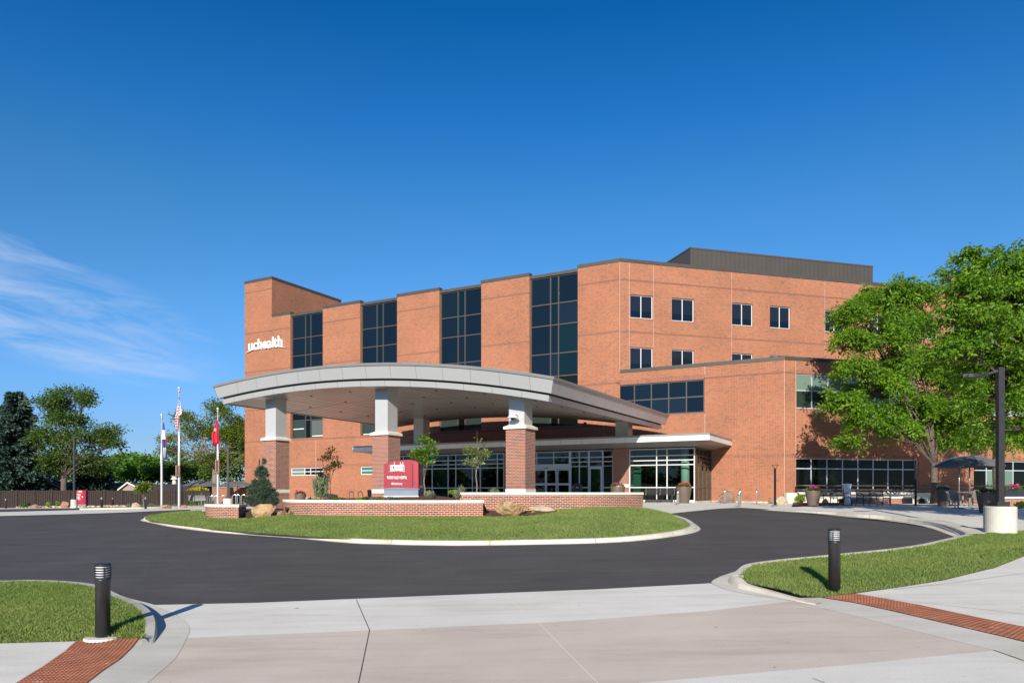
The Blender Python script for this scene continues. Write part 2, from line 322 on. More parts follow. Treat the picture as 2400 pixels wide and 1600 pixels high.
class MB:
    def __init__(s): s.v = []; s.f = []; s.uv = None
    def add(s, vs, fs):
        b = len(s.v); s.v += [tuple(v) for v in vs]; s.f += [tuple(b+i for i in f) for f in fs]; return s
    def hexa(s, p): # p: 8 points, bottom 4 ccw then top 4
        return s.add(p, [(3, 2, 1, 0), (4, 5, 6, 7), (0, 1, 5, 4), (1, 2, 6, 5), (2, 3, 7, 6), (3, 0, 4, 7)])
    def box(s, c, d, rz=0., taper=1.):
        cx, cy, cz = c; dx, dy, dz = (k/2 for k in d); cs, sn = math.cos(rz), math.sin(rz); P = []
        for zz, t in ((-dz, 1), (dz, taper)):
            for x, y in ((-dx, -dy), (dx, -dy), (dx, dy), (-dx, dy)):
                x *= t; y *= t; P.append((cx+x*cs-y*sn, cy+x*sn+y*cs, cz+zz))
        return s.hexa(P)
    def fbox(s, fr, u0, u1, m0, m1, z0, z1): # box in a facade frame
        P = [fr(u, m, z) for z in (z0, z1) for u, m in ((u0, m0), (u1, m0), (u1, m1), (u0, m1))]
        a = Vector(P[1])-Vector(P[0]); b = Vector(P[3])-Vector(P[0])
        if a.cross(b).z < 0: P = [P[i] for i in (3, 2, 1, 0, 7, 6, 5, 4)]
        return s.hexa(P)
    def tube(s, pts, r, k=8, cap=True):
        pts = [Vector(p) for p in pts]; n = len(pts); rs = r if isinstance(r, (list, tuple)) else [r]*n
        t0 = (pts[1]-pts[0]).normalized(); up = Vector((0, 0, 1)) if abs(t0.z) < .9 else Vector((1, 0, 0))
        x = t0.cross(up).normalized(); vs = []
        for i, p in enumerate(pts):
            t = (pts[min(i+1, n-1)]-pts[max(i-1, 0)]).normalized(); x = (x-t*x.dot(t)).normalized(); y = t.cross(x)
            for j in range(k):
                a = 2*math.pi*j/k; vs.append(p+(x*math.cos(a)+y*math.sin(a))*rs[i])
        fs = [(i*k+j, i*k+(j+1) % k, (i+1)*k+(j+1) % k, (i+1)*k+j) for i in range(n-1) for j in range(k)]
        if cap: fs += [tuple(range(k))[::-1], tuple(range((n-1)*k, n*k))]
        return s.add(vs, fs)
    def lathe(s, c, prof, k=20, cap=True):
        cx, cy, cz = c; vs = []; n = len(prof)
        for r, z in prof:
            for j in range(k):
                a = 2*math.pi*j/k; vs.append((cx+r*math.cos(a), cy+r*math.sin(a), cz+z))
        fs = [(i*k+j, i*k+(j+1) % k, (i+1)*k+(j+1) % k, (i+1)*k+j) for i in range(n-1) for j in range(k)]
        if cap: fs += [tuple(range(k))[::-1], tuple(range((n-1)*k, n*k))]
        return s.add(vs, fs)
    def prism(s, poly, z0, z1):
        n = len(poly); A = sum(poly[i][0]*poly[(i+1) % n][1]-poly[(i+1) % n][0]*poly[i][1] for i in range(n))
        if A < 0: poly = poly[::-1]
        vs = [(x, y, z0) for x, y in poly]+[(x, y, z1) for x, y in poly]
        return s.add(vs, [tuple(range(n))[::-1], tuple(range(n, 2*n))]+[(i, (i+1) % n, n+(i+1) % n, n+i) for i in range(n)])
    def build(s, name, m, parent=None, smooth=False, uv=True):
        me = bpy.data.meshes.new(name); me.from_pydata(s.v, [], s.f); me.update()
        if s.uv:
            l = me.uv_layers.new(name='UVMap').data
            for p in me.polygons:
                for li in p.loop_indices: l[li].uv = s.uv[me.loops[li].vertex_index]
        elif uv: uvbox(me)
        return link(name, me, m, parent, smooth)
def fast_mesh(name, V, Fq, m, parent=None):
    """V (n,3), Fq (m,4) quads"""
    me = bpy.data.meshes.new(name); n, k = len(V), len(Fq)
    me.vertices.add(n); me.vertices.foreach_set('co', V.astype(np.float32).ravel())
    w_ = Fq.shape[1]
    me.loops.add(k*w_); me.loops.foreach_set('vertex_index', Fq.astype(np.int32).ravel())
    me.polygons.add(k); me.polygons.foreach_set('loop_start', np.arange(0, k*w_, w_, dtype=np.int32)); me.update(calc_edges=True)
    return link(name, me, m, parent)
def copy_thing(root, loc, label, group=None, rz=None, scale=None):
    c = root.copy(); col.objects.link(c); c.location = loc; c['label'] = label
    if group: c['group'] = group
    if rz is not None: c.rotation_euler = (0, 0, rz)
    if scale is not None: c.scale = (scale,)*3 if isinstance(scale, (int, float)) else scale
    for ch in list(root.children):
        d = ch.copy(); col.objects.link(d); d.parent = c
        for g in ch.children:
            e = g.copy(); col.objects.link(e); e.parent = d
    return c
class Kind:
    """first place() moves the prototype, the next ones copy it"""
    def __init__(s, root, group): s.root = root; s.used = False; s.group = group
    def place(s, loc, label, rz=0., scale=1.):
        if not s.used:
            s.used = True; o = s.root; o.location = loc; o.rotation_euler = (0, 0, rz); o['label'] = label
            o.scale = (scale,)*3 if isinstance(scale, (int, float)) else scale
            if s.group: o['group'] = s.group
            return o
        return copy_thing(s.root, loc, label, s.group, rz, scale)

# ---------------------------------------------------------------- terrain
PK = [(-200, -2.9), (0, -2.5), (8, -2.22), (13, -1.95), (20, -1.55), (26, -1.30), (33, -1.08), (40, -.96), (46, -.90), (60, -.90), (90, -.98), (200, -1.6), (4000, -8)]
def prof(y):
    for (a, za), (b, zb) in zip(PK, PK[1:]):
        if y <= b: return za+(zb-za)*(y-a)/(b-a)
    return PK[-1][1]
def H(x, y):
    z = sum(prof(y+d) for d in (-1.5, -.5, .5, 1.5))/4
    return z+.018*max(-70, min(x, 10))-.015*max(0, min(x-10, 12))
def at(px, py, dz=0.):
    """ground point seen at a photograph pixel"""
    u = (px-CX)/F; r = (HZ-py)/F; y = 5.; st = .2; last = y
    while y < 160:
        if r*y <= H(u*y, y)+dz: break
        last = y; y += st
    lo, hi = last, y
    for _ in range(24):
        m = (lo+hi)/2
        if r*m <= H(u*m, m)+dz: hi = m
        else: lo = m
    return (u*hi, hi)
def pd(px, Y): return ((px-CX)/F*Y, Y)
def zat(py, Y): return (HZ-py)/F*Y
def sheet(name, poly, dz, m, label=None, cat=None, kind='structure', zf=None, step=1.0, xstep=None):
    bm = bmesh.new(); vs = [bm.verts.new((x, y, 0)) for x, y in poly]; f = bm.faces.new(vs)
    bm.normal_update()
    if f.normal.z < 0: f.normal_flip()
    bmesh.ops.triangulate(bm, faces=bm.faces[:])
    y0 = min(p[1] for p in poly); y1 = max(p[1] for p in poly); y = math.floor(y0)+step
    while y < y1:
        bmesh.ops.bisect_plane(bm, geom=bm.verts[:]+bm.edges[:]+bm.faces[:], plane_co=(0, y, 0), plane_no=(0, 1, 0))
        y += step if y < 60 else 10
    xl = [10., 22.]
    if xstep: xl += list(np.arange(math.floor(max(-14, min(p[0] for p in poly))), min(24, max(p[0] for p in poly)), xstep))
    for x in xl: bmesh.ops.bisect_plane(bm, geom=bm.verts[:]+bm.edges[:]+bm.faces[:], plane_co=(x, 0, 0), plane_no=(1, 0, 0))
    for v in bm.verts: v.co.z = (zf(v.co.x, v.co.y) if zf else H(v.co.x, v.co.y))+dz
    me = bpy.data.meshes.new(name); bm.to_mesh(me); bm.free(); uvbox(me)
    o = link(name, me, m); tag(o, label, cat, None, kind); return o
def pdist(x, y, P):
    m = 1e9
    for (a, b), (c, d) in zip(P, P[1:]):
        dx, dy = c-a, d-b; t = max(0, min(1, ((x-a)*dx+(y-b)*dy)/(dx*dx+dy*dy+1e-9))); m = min(m, math.hypot(x-a-dx*t, y-b-dy*t))
    return m
def smooth_path(pts, n=6):
    out = []; P = [pts[0]]+list(pts)+[pts[-1]]
    for i in range(1, len(P)-2):
        for k in range(n):
            t = k/n; p0, p1, p2, p3 = (np.array(P[i+j], float) for j in (-1, 0, 1, 2))
            out.append(tuple(.5*((2*p1)+(-p0+p2)*t+(2*p0-5*p1+4*p2-p3)*t*t+(-p0+3*p1-3*p2+p3)*t**3)))
    out.append(tuple(pts[-1])); return out
def sweep(name, path, profs, m, closed=False, zf=None, taper=None):
    """profs: (offset to the left of travel, dz); path XY"""
    mb = MB(); mb.uv = []; n = len(path); k = len(profs); s = 0; cum = 0
    for i, p in enumerate(path):
        a = path[max(i-1, 0)]; b = path[min(i+1, n-1)]; d = Vector((b[0]-a[0], b[1]-a[1])).normalized(); nx, ny = -d.y, d.x
        if i: s += math.dist(p[:2], path[i-1][:2])
        tp = taper(i/(n-1)) if taper else 1.
        z0 = p[2] if len(p) > 2 else (zf or H)(p[0], p[1])
        for j, (o, dz) in enumerate(profs):
            mb.v.append((p[0]+nx*o, p[1]+ny*o, z0+(dz*tp if dz > .02 else dz))); mb.uv.append((s, j*.2))
    for i in range(n-1):
        for j in range(k-1): mb.f.append((i*k+j, i*k+j+1, (i+1)*k+j+1, (i+1)*k+j)[::-1])
    return mb
AV = (.8797, -.4756); NV = (-.4756, -.8797)
def FA(a, n, z): return (a*AV[0]+n*NV[0], a*AV[1]+n*NV[1], z)
BV = (.9622, .2723); NB = (.2723, -.9622)
def FB(b, m, z): return (b*BV[0]+m*NB[0], b*BV[1]+m*NB[1], z)
def aof(px, n):
    """a coordinate (facade A frame) of pixel column px on the plane n"""
    u = (px-CX)/F; D = n/(u*NV[0]+NV[1]); return D*(u*AV[0]+AV[1])
def DA(px, n): u = (px-CX)/F; return n/(u*NV[0]+NV[1])
def hA(px, py, n): return (HZ-py)/F*DA(px, n)
def bof(px, m): u = (px-CX)/F; D = m/(u*NB[0]+NB[1]); return D*(u*BV[0]+BV[1])
def DB(px, m): u = (px-CX)/F; return m/(u*NB[0]+NB[1])
def hB(px, py, m): return (HZ-py)/F*DB(px, m)
# ================================================================= GROUND
def gy_lines():
    return [-150, -60, -20, 0]+list(range(2, 62, 2))+[70, 80, 90, 110, 140, 200, 400, 900, 2500]
ys = gy_lines(); xs = [-2500, -600, -200, -100, -70, -40, -20, 0, 10, 22, 30, 60, 120, 400, 2500]
mb = MB()
for y in ys:
    for x in xs: mb.v.append((x, y, H(x, y)-.06))
nx = len(xs)
for j in range(len(ys)-1):
    for i in range(nx-1): mb.f.append((j*nx+i, j*nx+i+1, (j+1)*nx+i+1, (j+1)*nx+i))
g = mb.build('ground', 'far_ground'); tag(g, kind='structure')
A_ = lambda L_, dz=0.: [at(x, y, dz) for x, y in L_]
# asphalt loop
near_edge = [(-900, 1460), (-300, 1425), (357, 1416.8), (600, 1411.7), (940, 1398), (1400, 1380), (1664.8, 1366), (1690, 1351)]
road = A_(near_edge)+[(6.3, 15.5), (9, 18), (13.6, 20.5), at(2262, 1256)]+A_([(2243, 1259), (2182.6, 1236.8), (2088, 1222.5), (2011, 1215.5), (1947.5, 1208.4), (1883.8, 1203), (1820, 1195), (1735, 1190), (1562, 1205)])
road += [(3, 29), (-3, 32), (-10, 38)]+A_([(478, 1193), (306, 1200.8), (153, 1206), (0, 1209.7)])+[(-60, 38)]
sheet('road', road, 0., 'asphalt')
# flush concrete apron, tan crossing
apron = A_([(357, 1417.5), (600, 1412.4), (940, 1398.7), (1400, 1380.7), (1664.8, 1366.7), (1700, 1378), (1861, 1408.6), (1641, 1433), (1400, 1450.7), (1273.5, 1459), (865.3, 1477), (600, 1488), (438.8, 1494.6), (444, 1470), (408, 1437)])
sheet('concrete_band', apron, .006, 'concrete_light')
tan = A_([(438.8, 1494.6), (600, 1488), (865.3, 1477), (1273.5, 1459), (1400, 1450.7), (1641, 1433), (1861, 1408.6), (2329, 1524), (2001.6, 1557), (1501, 1600), (900, 1680), (330, 1700), (345, 1600), (408, 1547)])
sheet('crossing', tan, .006, 'concrete_tan')
sheet('concrete_front', A_([(2329, 1524), (2001.6, 1557), (1501, 1600), (900, 1680), (330, 1700), (330, 2600), (2600, 2600), (2700, 1640)]), .006, 'concrete_light')
# concrete strip right of the crossing and pavement beyond the tactile strip
sheet('gutter_strip', A_([(1861, 1408.6), (1886, 1393.5), (1926.7, 1401), (2001.6, 1413), (2071.7, 1428), (2357, 1494), (2420, 1510), (2700, 1640), (2329, 1524)]), .008, 'concrete_grey')
lawn_r_low = [(2600, 1215), (2400, 1304.3), (2329, 1332.4), (2212, 1360.5), (2095, 1379), (2001.6, 1391.8)]
sheet('pavement', A_(lawn_r_low)+A_([(2156, 1419), (2400, 1470.4), (2700, 1540)])+A_([(3600, 1400), (3600, 1240)]), .012, 'concrete_light')
sheet('sidewalk', A_([(-900, 1520), (0, 1508.7), (127.6, 1505), (178.6, 1503.6), (153, 1526.5), (102, 1562), (40.8, 1600), (-150, 1720), (-1500, 1720)]), .012, 'concrete_light')
# joints in the paving
def joint(name, pts, wd, m, dz=.011):
    P = A_(pts); mb = MB(); mb.uv = None; dense = []
    for a, b in zip(P, P[1:]):
        n = max(2, int(math.dist(a, b)/.5)); dense += [(a[0]+(b[0]-a[0])*k/n, a[1]+(b[1]-a[1])*k/n) for k in range(n)]
    dense.append(P[-1]); mb = sweep(name, dense, [(wd/2, dz), (-wd/2, dz)], m)
    o = mb.build(name, m); tag(o, kind='structure'); return o
joint('paving_joint', [(835, 1405.3), (866, 1477), (838, 1612)], .012, 'joint_dark')
joint('paving_joint', [(1172, 1391), (1262, 1459), (1410, 1610)], .014, 'joint_pale')
joint('paving_joint', [(438.8, 1507), (700, 1494), (900, 1490)], .010, 'joint_pale')
joint('paving_joint', [(2262, 1510), (2001, 1536), (1600, 1563), (1310, 1590)], .012, 'joint_pale')
joint('paving_joint', [(1905, 1590), (1960, 1612)], .012, 'joint_dark')
joint('paving_joint', [(2400, 1345), (2240, 1366), (2095, 1382)], .012, 'joint_dark', .016)
joint('paving_joint', [(2030, 1398), (2400, 1440)], .010, 'joint_dark', .016)
joint('paving_joint', [(2329, 1524), (2430, 1560)], .02, 'joint_dark')
# tactile strips with raised domes
def tactile(label, quad_near, quad_far, nu, nv):
    """near/far polylines of equal length in pixels"""
    root = thing('tactile_paving', label, 'tactile paving', (0, 0, 0), 'rust coloured tactile strips at the crossing')
    Pn = [at(*p) for p in quad_near]; Pf = [at(*p) for p in quad_far]
    c = Pn[0]; root.location = (c[0], c[1], H(*c)+.01); OFF[root] = Vector(root.location)
    def lerp(P, t):
        t *= len(P)-1; i = min(int(t), len(P)-2); f = t-i; return (P[i][0]+(P[i+1][0]-P[i][0])*f, P[i][1]+(P[i+1][1]-P[i][1])*f)
    pl = MB()
    for i in range(nu+1):
        a = lerp(Pn, i/nu); b = lerp(Pf, i/nu)
        for p in (a, b): pl.v.append((p[0], p[1], H(*p)+.018))
    pl.f = [(2*i, 2*i+2, 2*i+3, 2*i+1) for i in range(nu)]
    pl.build('plate', 'tactile', root)
    dm = MB()
    for i in range(nu):
        a = lerp(Pn, (i+.5)/nu); b = lerp(Pf, (i+.5)/nu)
        for j in range(nv):
            t = (j+.5)/nv; x = a[0]+(b[0]-a[0])*t; y = a[1]+(b[1]-a[1])*t
            dm.lathe((x, y, H(x, y)+.017), [(.022, 0), (.018, .007), (.010, .009)], 7)
    o = dm.build('dome_field', 'tactile', root); tag(o, kind='stuff')
tactile('rust red tactile strip at the left crossing, behind the left black bollard light', [(326.5, 1497), (308.7, 1520), (280.6, 1547), (242, 1572.5), (206.6, 1600), (120, 1665)], [(178.6, 1503.6), (165, 1515), (153, 1526.5), (102, 1562), (40.8, 1600), (-70, 1680)], 46, 16)
tactile('long rust red tactile strip at the right crossing, beside the right lawn', [(1929, 1401), (2001.6, 1413), (2071.7, 1428), (2214, 1461), (2357, 1494), (2480, 1525)], [(2006, 1392), (2080, 1405), (2156, 1419), (2278, 1445), (2400, 1470.4), (2520, 1497)], 52, 11)
# ---- left lawn with its curb
lawnL = [(-700, 1363), (-200, 1363), (0, 1363), (51, 1361), (127.6, 1363.3), (183.7, 1368.4), (219.4, 1376), (262.8, 1396.4), (306, 1414.3), (331.7, 1434.7), (340.6, 1455), (339.3, 1475.5), (329, 1496)]
GL = .13
pL = smooth_path(A_(lawnL, GL), 4)
low = A_([(329, 1496.5), (217, 1502), (127.6, 1505), (0, 1508.7), (-700, 1545)], .0)
def zlawnL(x, y): return H(x, y)+.02+(GL-.04)*min(1, pdist(x, y, low)/.35)
bm_poly = pL+low
sheet('lawn', bm_poly, 0., 'lawn', zf=zlawnL, step=.2, xstep=.3)
tap = lambda t: 1 if t < .86 else max(.06, 1-(t-.86)/.13)
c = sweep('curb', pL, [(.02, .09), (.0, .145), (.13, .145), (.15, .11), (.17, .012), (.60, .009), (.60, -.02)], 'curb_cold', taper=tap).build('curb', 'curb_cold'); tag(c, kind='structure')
pan = A_([(262, 1392), (357, 1416), (408, 1437), (433.7, 1455), (445, 1470.4), (443.9, 1483), (437.5, 1496), (423.5, 1524), (408, 1547), (370, 1580), (347, 1600), (250, 1690), (120, 1690), (206.6, 1600), (242, 1572.5), (280.6, 1547), (308.7, 1520), (329, 1496), (352, 1480), (345, 1430)])
sheet('gutter', pan, .010, 'concrete_grey')
joint('paving_joint', [(367, 1494), (436, 1494.5)], .014, 'joint_pale', .016)
# ---- right lawn with its curb
topR = [(1729, 1351), (1742, 1337), (1767.7, 1322), (1850, 1311), (1945, 1302), (2142, 1281), (2235, 1262), (2301, 1249), (2400, 1243), (2520, 1232)]
lowR = [(2520, 1240), (2400, 1304.3), (2329, 1332.4), (2212, 1360.5), (2095, 1379), (2001.6, 1391.8), (1926.7, 1401), (1880, 1393), (1814.5, 1379), (1758, 1367.5), (1735, 1358)]
GR = .13
tR = A_(topR, GR); lR = A_(lowR, .05)
lawnR = tR+[(24, 21)]+[(24, 19.5)]+lR[1:]
lR = A_([(2520, 1240), (2400, 1304.3), (2329, 1332.4), (2212, 1360.5), (2095, 1379), (2001.6, 1391.8), (1926.7, 1401)], .0)+A_([(1880, 1394), (1814.5, 1380.5), (1758, 1369), (1735, 1358)], .09)
lowline = lR[1:7]
def zlawnR(x, y): return H(x, y)+.02+(GR-.04)*min(1, pdist(x, y, lowline)/.6)
lawnRp = smooth_path(tR, 3)+[(22, 23), (24, 19)]+lR[1:]
sheet('lawn', lawnRp, 0., 'lawn', zf=zlawnR, step=.25, xstep=.4)
cR = smooth_path(tR[::-1]+A_([(1727, 1353), (1733, 1358), (1744, 1363.5), (1758, 1368.5), (1814.5, 1380), (1880, 1393.5), (1926, 1401.5)], .09), 4)
c = sweep('curb', cR, [(-.19, -.02), (-.18, .016), (-.15, .10), (-.12, .145), (.0, .145), (.03, .08)], 'curb', taper=lambda t: 1 if t < .72 else max(.12, 1-(t-.72)/.26)).build('curb', 'curb'); tag(c, kind='structure')
sheet('gutter', A_([(1666, 1366.2), (1672, 1359.5), (1690, 1350.5), (1716, 1342), (1750, 1331), (1760, 1334), (1740, 1350), (1770, 1366), (1814, 1377), (1880, 1392), (1926, 1400), (1861, 1409), (1814.5, 1402.6), (1744, 1391.2), (1697.6, 1381.6)]), .013, 'concrete_grey')
# ---- island: front curb, lawn rising to the garden walls
curbF = [(345, 1213.5), (330, 1218.6), (362, 1226), (402, 1234), (504, 1246.7), (682.6, 1259.5), (810, 1271), (900, 1274.7), (1000, 1277), (1110, 1277.6), (1280, 1274.8), (1400, 1272), (1487, 1267), (1560, 1259), (1615, 1250), (1640, 1241), (1634, 1231), (1610, 1219), (1560, 1207)]
cF = smooth_path(A_(curbF), 5)
c = sweep('curb', cF, [(-.03, -.02), (.0, .008), (.10, .012), (.13, .10), (.16, .125), (.32, .125), (.34, .05)], 'curb').build('curb', 'curb'); tag(c, kind='structure')
isl_back = [(340, 1212, 35.5), (352, 1207, 34.5), (400, 1200, 33.5), (478, 1195, 33), (483, 1211.5, 30), (520, 1214, 29.7), (559, 1216, 29.5), (578, 1213, 29.8), (600, 1212.5, 29.2), (640, 1209, 28.6), (690, 1205.5, 27.8), (810, 1207.5, 26.8), (970, 1210, 26.4), (1133, 1210, 26.6), (1160, 1209, 27), (1240, 1203.5, 27.6), (1300, 1194, 28.1), (1400, 1187.5, 28.6), (1508, 1189, 30), (1550, 1197, 29.6), (1590, 1209, 29.0), (1618, 1224, 28.2)]
def interp(tab, x):
    if x <= tab[0][0]: return tab[0][1:]
    for a, b in zip(tab, tab[1:]):
        if x <= b[0]: t = (x-a[0])/(b[0]-a[0]); return tuple(p+(q-p)*t for p, q in zip(a[1:], b[1:]))
    return tab[-1][1:]
front_tab = [(338, 1214.0), (346, 1218.2), (402, 1227.5), (504, 1239.8), (600, 1247.8), (682.6, 1253), (760, 1258.5), (810, 1261.6), (900, 1264.6), (1000, 1266.2), (1110, 1266.6), (1280, 1263.8), (1400, 1261), (1487, 1256), (1560, 1249), (1600, 1241), (1618, 1231)]
ISL = []
cols_ = [340, 346, 355, 370, 385]+list(range(400, 1600, 12))+[1600, 1610, 1618]
NR = 10
mbI = MB()
for px in cols_:
    f = at(px, interp(front_tab, px)[0]-.6, .115); zf_ = H(*f)+.10
    py, Y = interp(isl_back, px); b = pd(px, Y); zb = zat(py, Y)
    for k in range(NR+1):
        t = k/NR; e = t+.35*t*(1-t)
        x = f[0]+(b[0]-f[0])*t; y = f[1]+(b[1]-f[1])*t; mbI.v.append((x, y, zf_+(zb-zf_)*e))
for i in range(len(cols_)-1):
    for k in range(NR):
        q = i*(NR+1)+k; mbI.f.append((q, q+NR+1, q+NR+2, q+1))
isl_lawn = mbI.build('lawn', 'lawn', smooth=True); tag(isl_lawn, kind='structure')
# plaza between island, canopy and building
plaza = A_([(1562, 1205), (1735, 1190), (1820, 1195), (1884, 1201.5), (1947.5, 1206.5), (2011, 1213), (2088, 1219), (2182.6, 1231), (2246, 1245), (2262, 1256)])+[(24, 24.5), (60, 30), (60, 75), (23.97-40*.8797, 44.3+40*.4756), (-45, 80), (-30, 66), (-19.5, 44), (-12, 40), (-3, 33)]
sheet('plaza', plaza, .02, 'concrete_light')
walk_r = A_([(1947.5, 1203), (2011, 1209), (2096.5, 1211), (2182.6, 1222.4), (2246, 1236.8), (2270, 1252.7)], .14)
cP = smooth_path(A_([(1800, 1194.3), (1884, 1200.5), (1947.5, 1205.5), (2011, 1212), (2088, 1218.5), (2182.6, 1231.5), (2243, 1250), (2262, 1262)]), 5)
c = sweep('curb', cP, [(-.35, .006), (.0, .010), (.02, .13), (.06, .15), (.18, .15), (.5, .152)], 'curb', taper=lambda t: min(1, .15+t*2.2)).build('curb', 'curb'); tag(c, kind='structure')
pw = [(x, y) for x, y in cP[8:]]
sheet('sidewalk', [(p[0]+.10, p[1]+.42) for p in pw]+[(19, 23.2), (60, 27), (60, 58), (34, 46.5), (19, 42), (13.5, 39.5)], 0., 'concrete_light', zf=lambda x, y: H(x, y)+.024+.131*max(0, min(1, (x-pw[0][0]-.1)/3.)), xstep=.5)
# far left: pale band, second drive, verge
sheet('concrete_band', A_([(-700, 1237), (0, 1209.7), (153, 1206), (306, 1200.8), (478, 1193), (560, 1190), (560, 1186), (478, 1188), (330, 1192.5), (191, 1195), (0, 1200), (-700, 1216)], .0), .03, 'concrete_light')
sheet('side_road', A_([(-700, 1215), (0, 1199), (186, 1193.6), (200, 1191.6), (0, 1193.5), (-700, 1199)]), .034, 'asphalt_far')
sheet('verge_path', A_([(-700, 1198.5), (0, 1193.4), (205, 1190.5), (205, 1189), (0, 1190.5), (-700, 1193)]), .036, 'concrete_light')
sheet('verge', A_([(186, 1194.5), (330, 1191.8), (478, 1187.2), (560, 1183.5), (560, 1181), (420, 1181.5), (240, 1187), (196, 1190)]), .05, 'lawn')
sheet('planting_bed', A_([(-200, 1190.4), (0, 1190.2), (205, 1188.6), (300, 1186.6), (420, 1184), (420, 1180), (0, 1184), (-200, 1188)]), .045, 'mulch')
cV = A_([(186, 1194.8), (330, 1192.3), (478, 1187.8), (560, 1184.6)])
c = sweep('curb', smooth_path(cV, 4), [(0, -.02), (0, .14), (.3, .15), (.35, .04)], 'curb').build('curb', 'curb'); tag(c, kind='structure')
# ================================================================= LOW GARDEN WALLS ON THE ISLAND
def garden_wall(label, pts, ztop, zbot, thick=.36, cope=.10, over=.035, ends=True):
    P = smooth_path([pd(px, Y) for px, Y in pts], 6)
    root = thing('garden_wall', label, 'garden wall', (P[len(P)//2][0], P[len(P)//2][1], zbot), 'low curved brick walls on the island')
    def slab(name, o0, o1, z0, z1, m, ext=0.):
        Q = list(P)
        if ext:
            for e, (a, b) in ((0, (0, 1)), (-1, (-1, -2))):
                d = Vector((P[a][0]-P[b][0], P[a][1]-P[b][1])).normalized(); Q[e] = (P[a][0]+d.x*ext, P[a][1]+d.y*ext)
        mb = MB(); mb.uv = []; n = len(Q); s = 0
        for i, p in enumerate(Q):
            a = Q[max(i-1, 0)]; b = Q[min(i+1, n-1)]; d = Vector((b[0]-a[0], b[1]-a[1])).normalized(); nx, ny = -d.y, d.x
            if i: s += math.dist(p, Q[i-1])
            for o, z in ((o0, z0), (o0, z1), (o1, z1), (o1, z0)):
                mb.v.append((p[0]+nx*o, p[1]+ny*o, z)); mb.uv.append((s, z+(0 if o == o0 else .01)))
        for i in range(n-1):
            for j in range(4): mb.f.append((i*4+j, (i+1)*4+j, (i+1)*4+(j+1) % 4, i*4+(j+1) % 4))
        mb.f += [(0, 1, 2, 3), tuple((n-1)*4+j for j in (3, 2, 1, 0))]
        if m.startswith('brick'): # end faces need their own texture run
            b0 = len(mb.v)
            for q, e in ((0, -1), (n-1, 1)):
                base = [mb.v[q*4+j] for j in range(4)]
                a = Q[q]; b = Q[1 if q == 0 else n-2]; d = Vector((a[0]-b[0], a[1]-b[1])).normalized()*.002
                k0 = len(mb.v)
                for j, v in enumerate(base): mb.v.append((v[0]+d.x, v[1]+d.y, v[2])); mb.uv.append((0 if j < 2 else thick, v[2]))
                mb.f.append(tuple(k0+j for j in ((0, 1, 2, 3) if q == 0 else (3, 2, 1, 0))))
        return mb.build(name, m, root)
    slab('brickwork', 0, thick, zbot, ztop-cope, 'brick_dark')
    slab('coping', -over, thick+over, ztop-cope, ztop, 'limestone', over)
    return root
garden_wall('long low brick garden wall with pale stone coping, in front of the monument sign', [(664.5, 29.4), (672, 28.5), (695, 27.8), (740, 27.2), (810, 26.8), (970, 26.4), (1060, 26.45), (1132, 26.6)], -.34, -1.3)
garden_wall('taller low brick wall with stone coping under the right brick canopy column', [(1078, 28.3), (1200, 28.05), (1300, 28.15), (1400, 28.7), (1470, 29.5), (1506, 30.2)], -.055, -1.2)
garden_wall('short curved brick garden wall at the left tip of the island', [(481, 31.2), (483, 30.3), (500, 29.8), (530, 29.55), (559, 29.5)], -.555, -1.4, thick=.75)
# planting beds behind the walls
def bedmesh(name, rows, m='mulch'):
    mb = MB(); n = len(rows[0])
    for r in rows: mb.v += r
    for j in range(len(rows)-1):
        for i in range(n-1): mb.f.append((j*n+i, j*n+i+1, (j+1)*n+i+1, (j+1)*n+i))
    o = mb.build(name, m, smooth=True); tag(o, kind='structure'); return o
def rowp(Y, z0, pxs, dz=None): return [(*pd(px, Y), z0+(dz[i] if dz else 0)) for i, px in enumerate(pxs)]
pxs = [668, 700, 760, 820, 880, 930, 980, 1030, 1080, 1132]
bedmesh('planting_bed', [[(*pd(px, Y_), -.43) for px, Y_ in zip(pxs, [29.3, 28.2, 27.45, 27.15, 27., 26.8, 26.75, 26.8, 26.8, 26.9])], rowp(28.2, -.40, pxs, [-.4]+[0]*9), rowp(29.2, -.34, pxs, [-.4, 0, 0, .0, .04, .06, .06, .05, 0, 0]), rowp(30.6, -.32, pxs, [-.1, -.1, -.05, .02, .07, .10, .12, .10, 0, 0]), rowp(32., -.4, pxs), rowp(34., -1.05, pxs)])
pxs = [1078, 1140, 1200, 1300, 1400, 1500]
bedmesh('planting_bed', [[(*pd(px, Y_), -.14) for px, Y_ in zip(pxs, [28.6, 28.4, 28.35, 28.45, 29.0, 30.45])], rowp(30.6, -.12, pxs, [0, 0, 0, 0, 0, -.1]), rowp(32., -.3, pxs), rowp(33.5, -1.05, pxs)])
pxs = [576, 600, 640, 690]
bedmesh('planting_bed', [rowp(29.25, -1.06, pxs, [-.03, 0, .04, .08]), rowp(30.2, -.86, pxs), rowp(31.8, -.78, pxs), rowp(34, -1.1, pxs)])
pxs = [1126, 1180, 1240, 1305]
bedmesh('planting_bed', [rowp(26.7, -.93, pxs, [0, .02, .05, .10]), rowp(27.4, -.84, pxs, [0, .02, .03, .1]), rowp(28.15, -.74, pxs)])
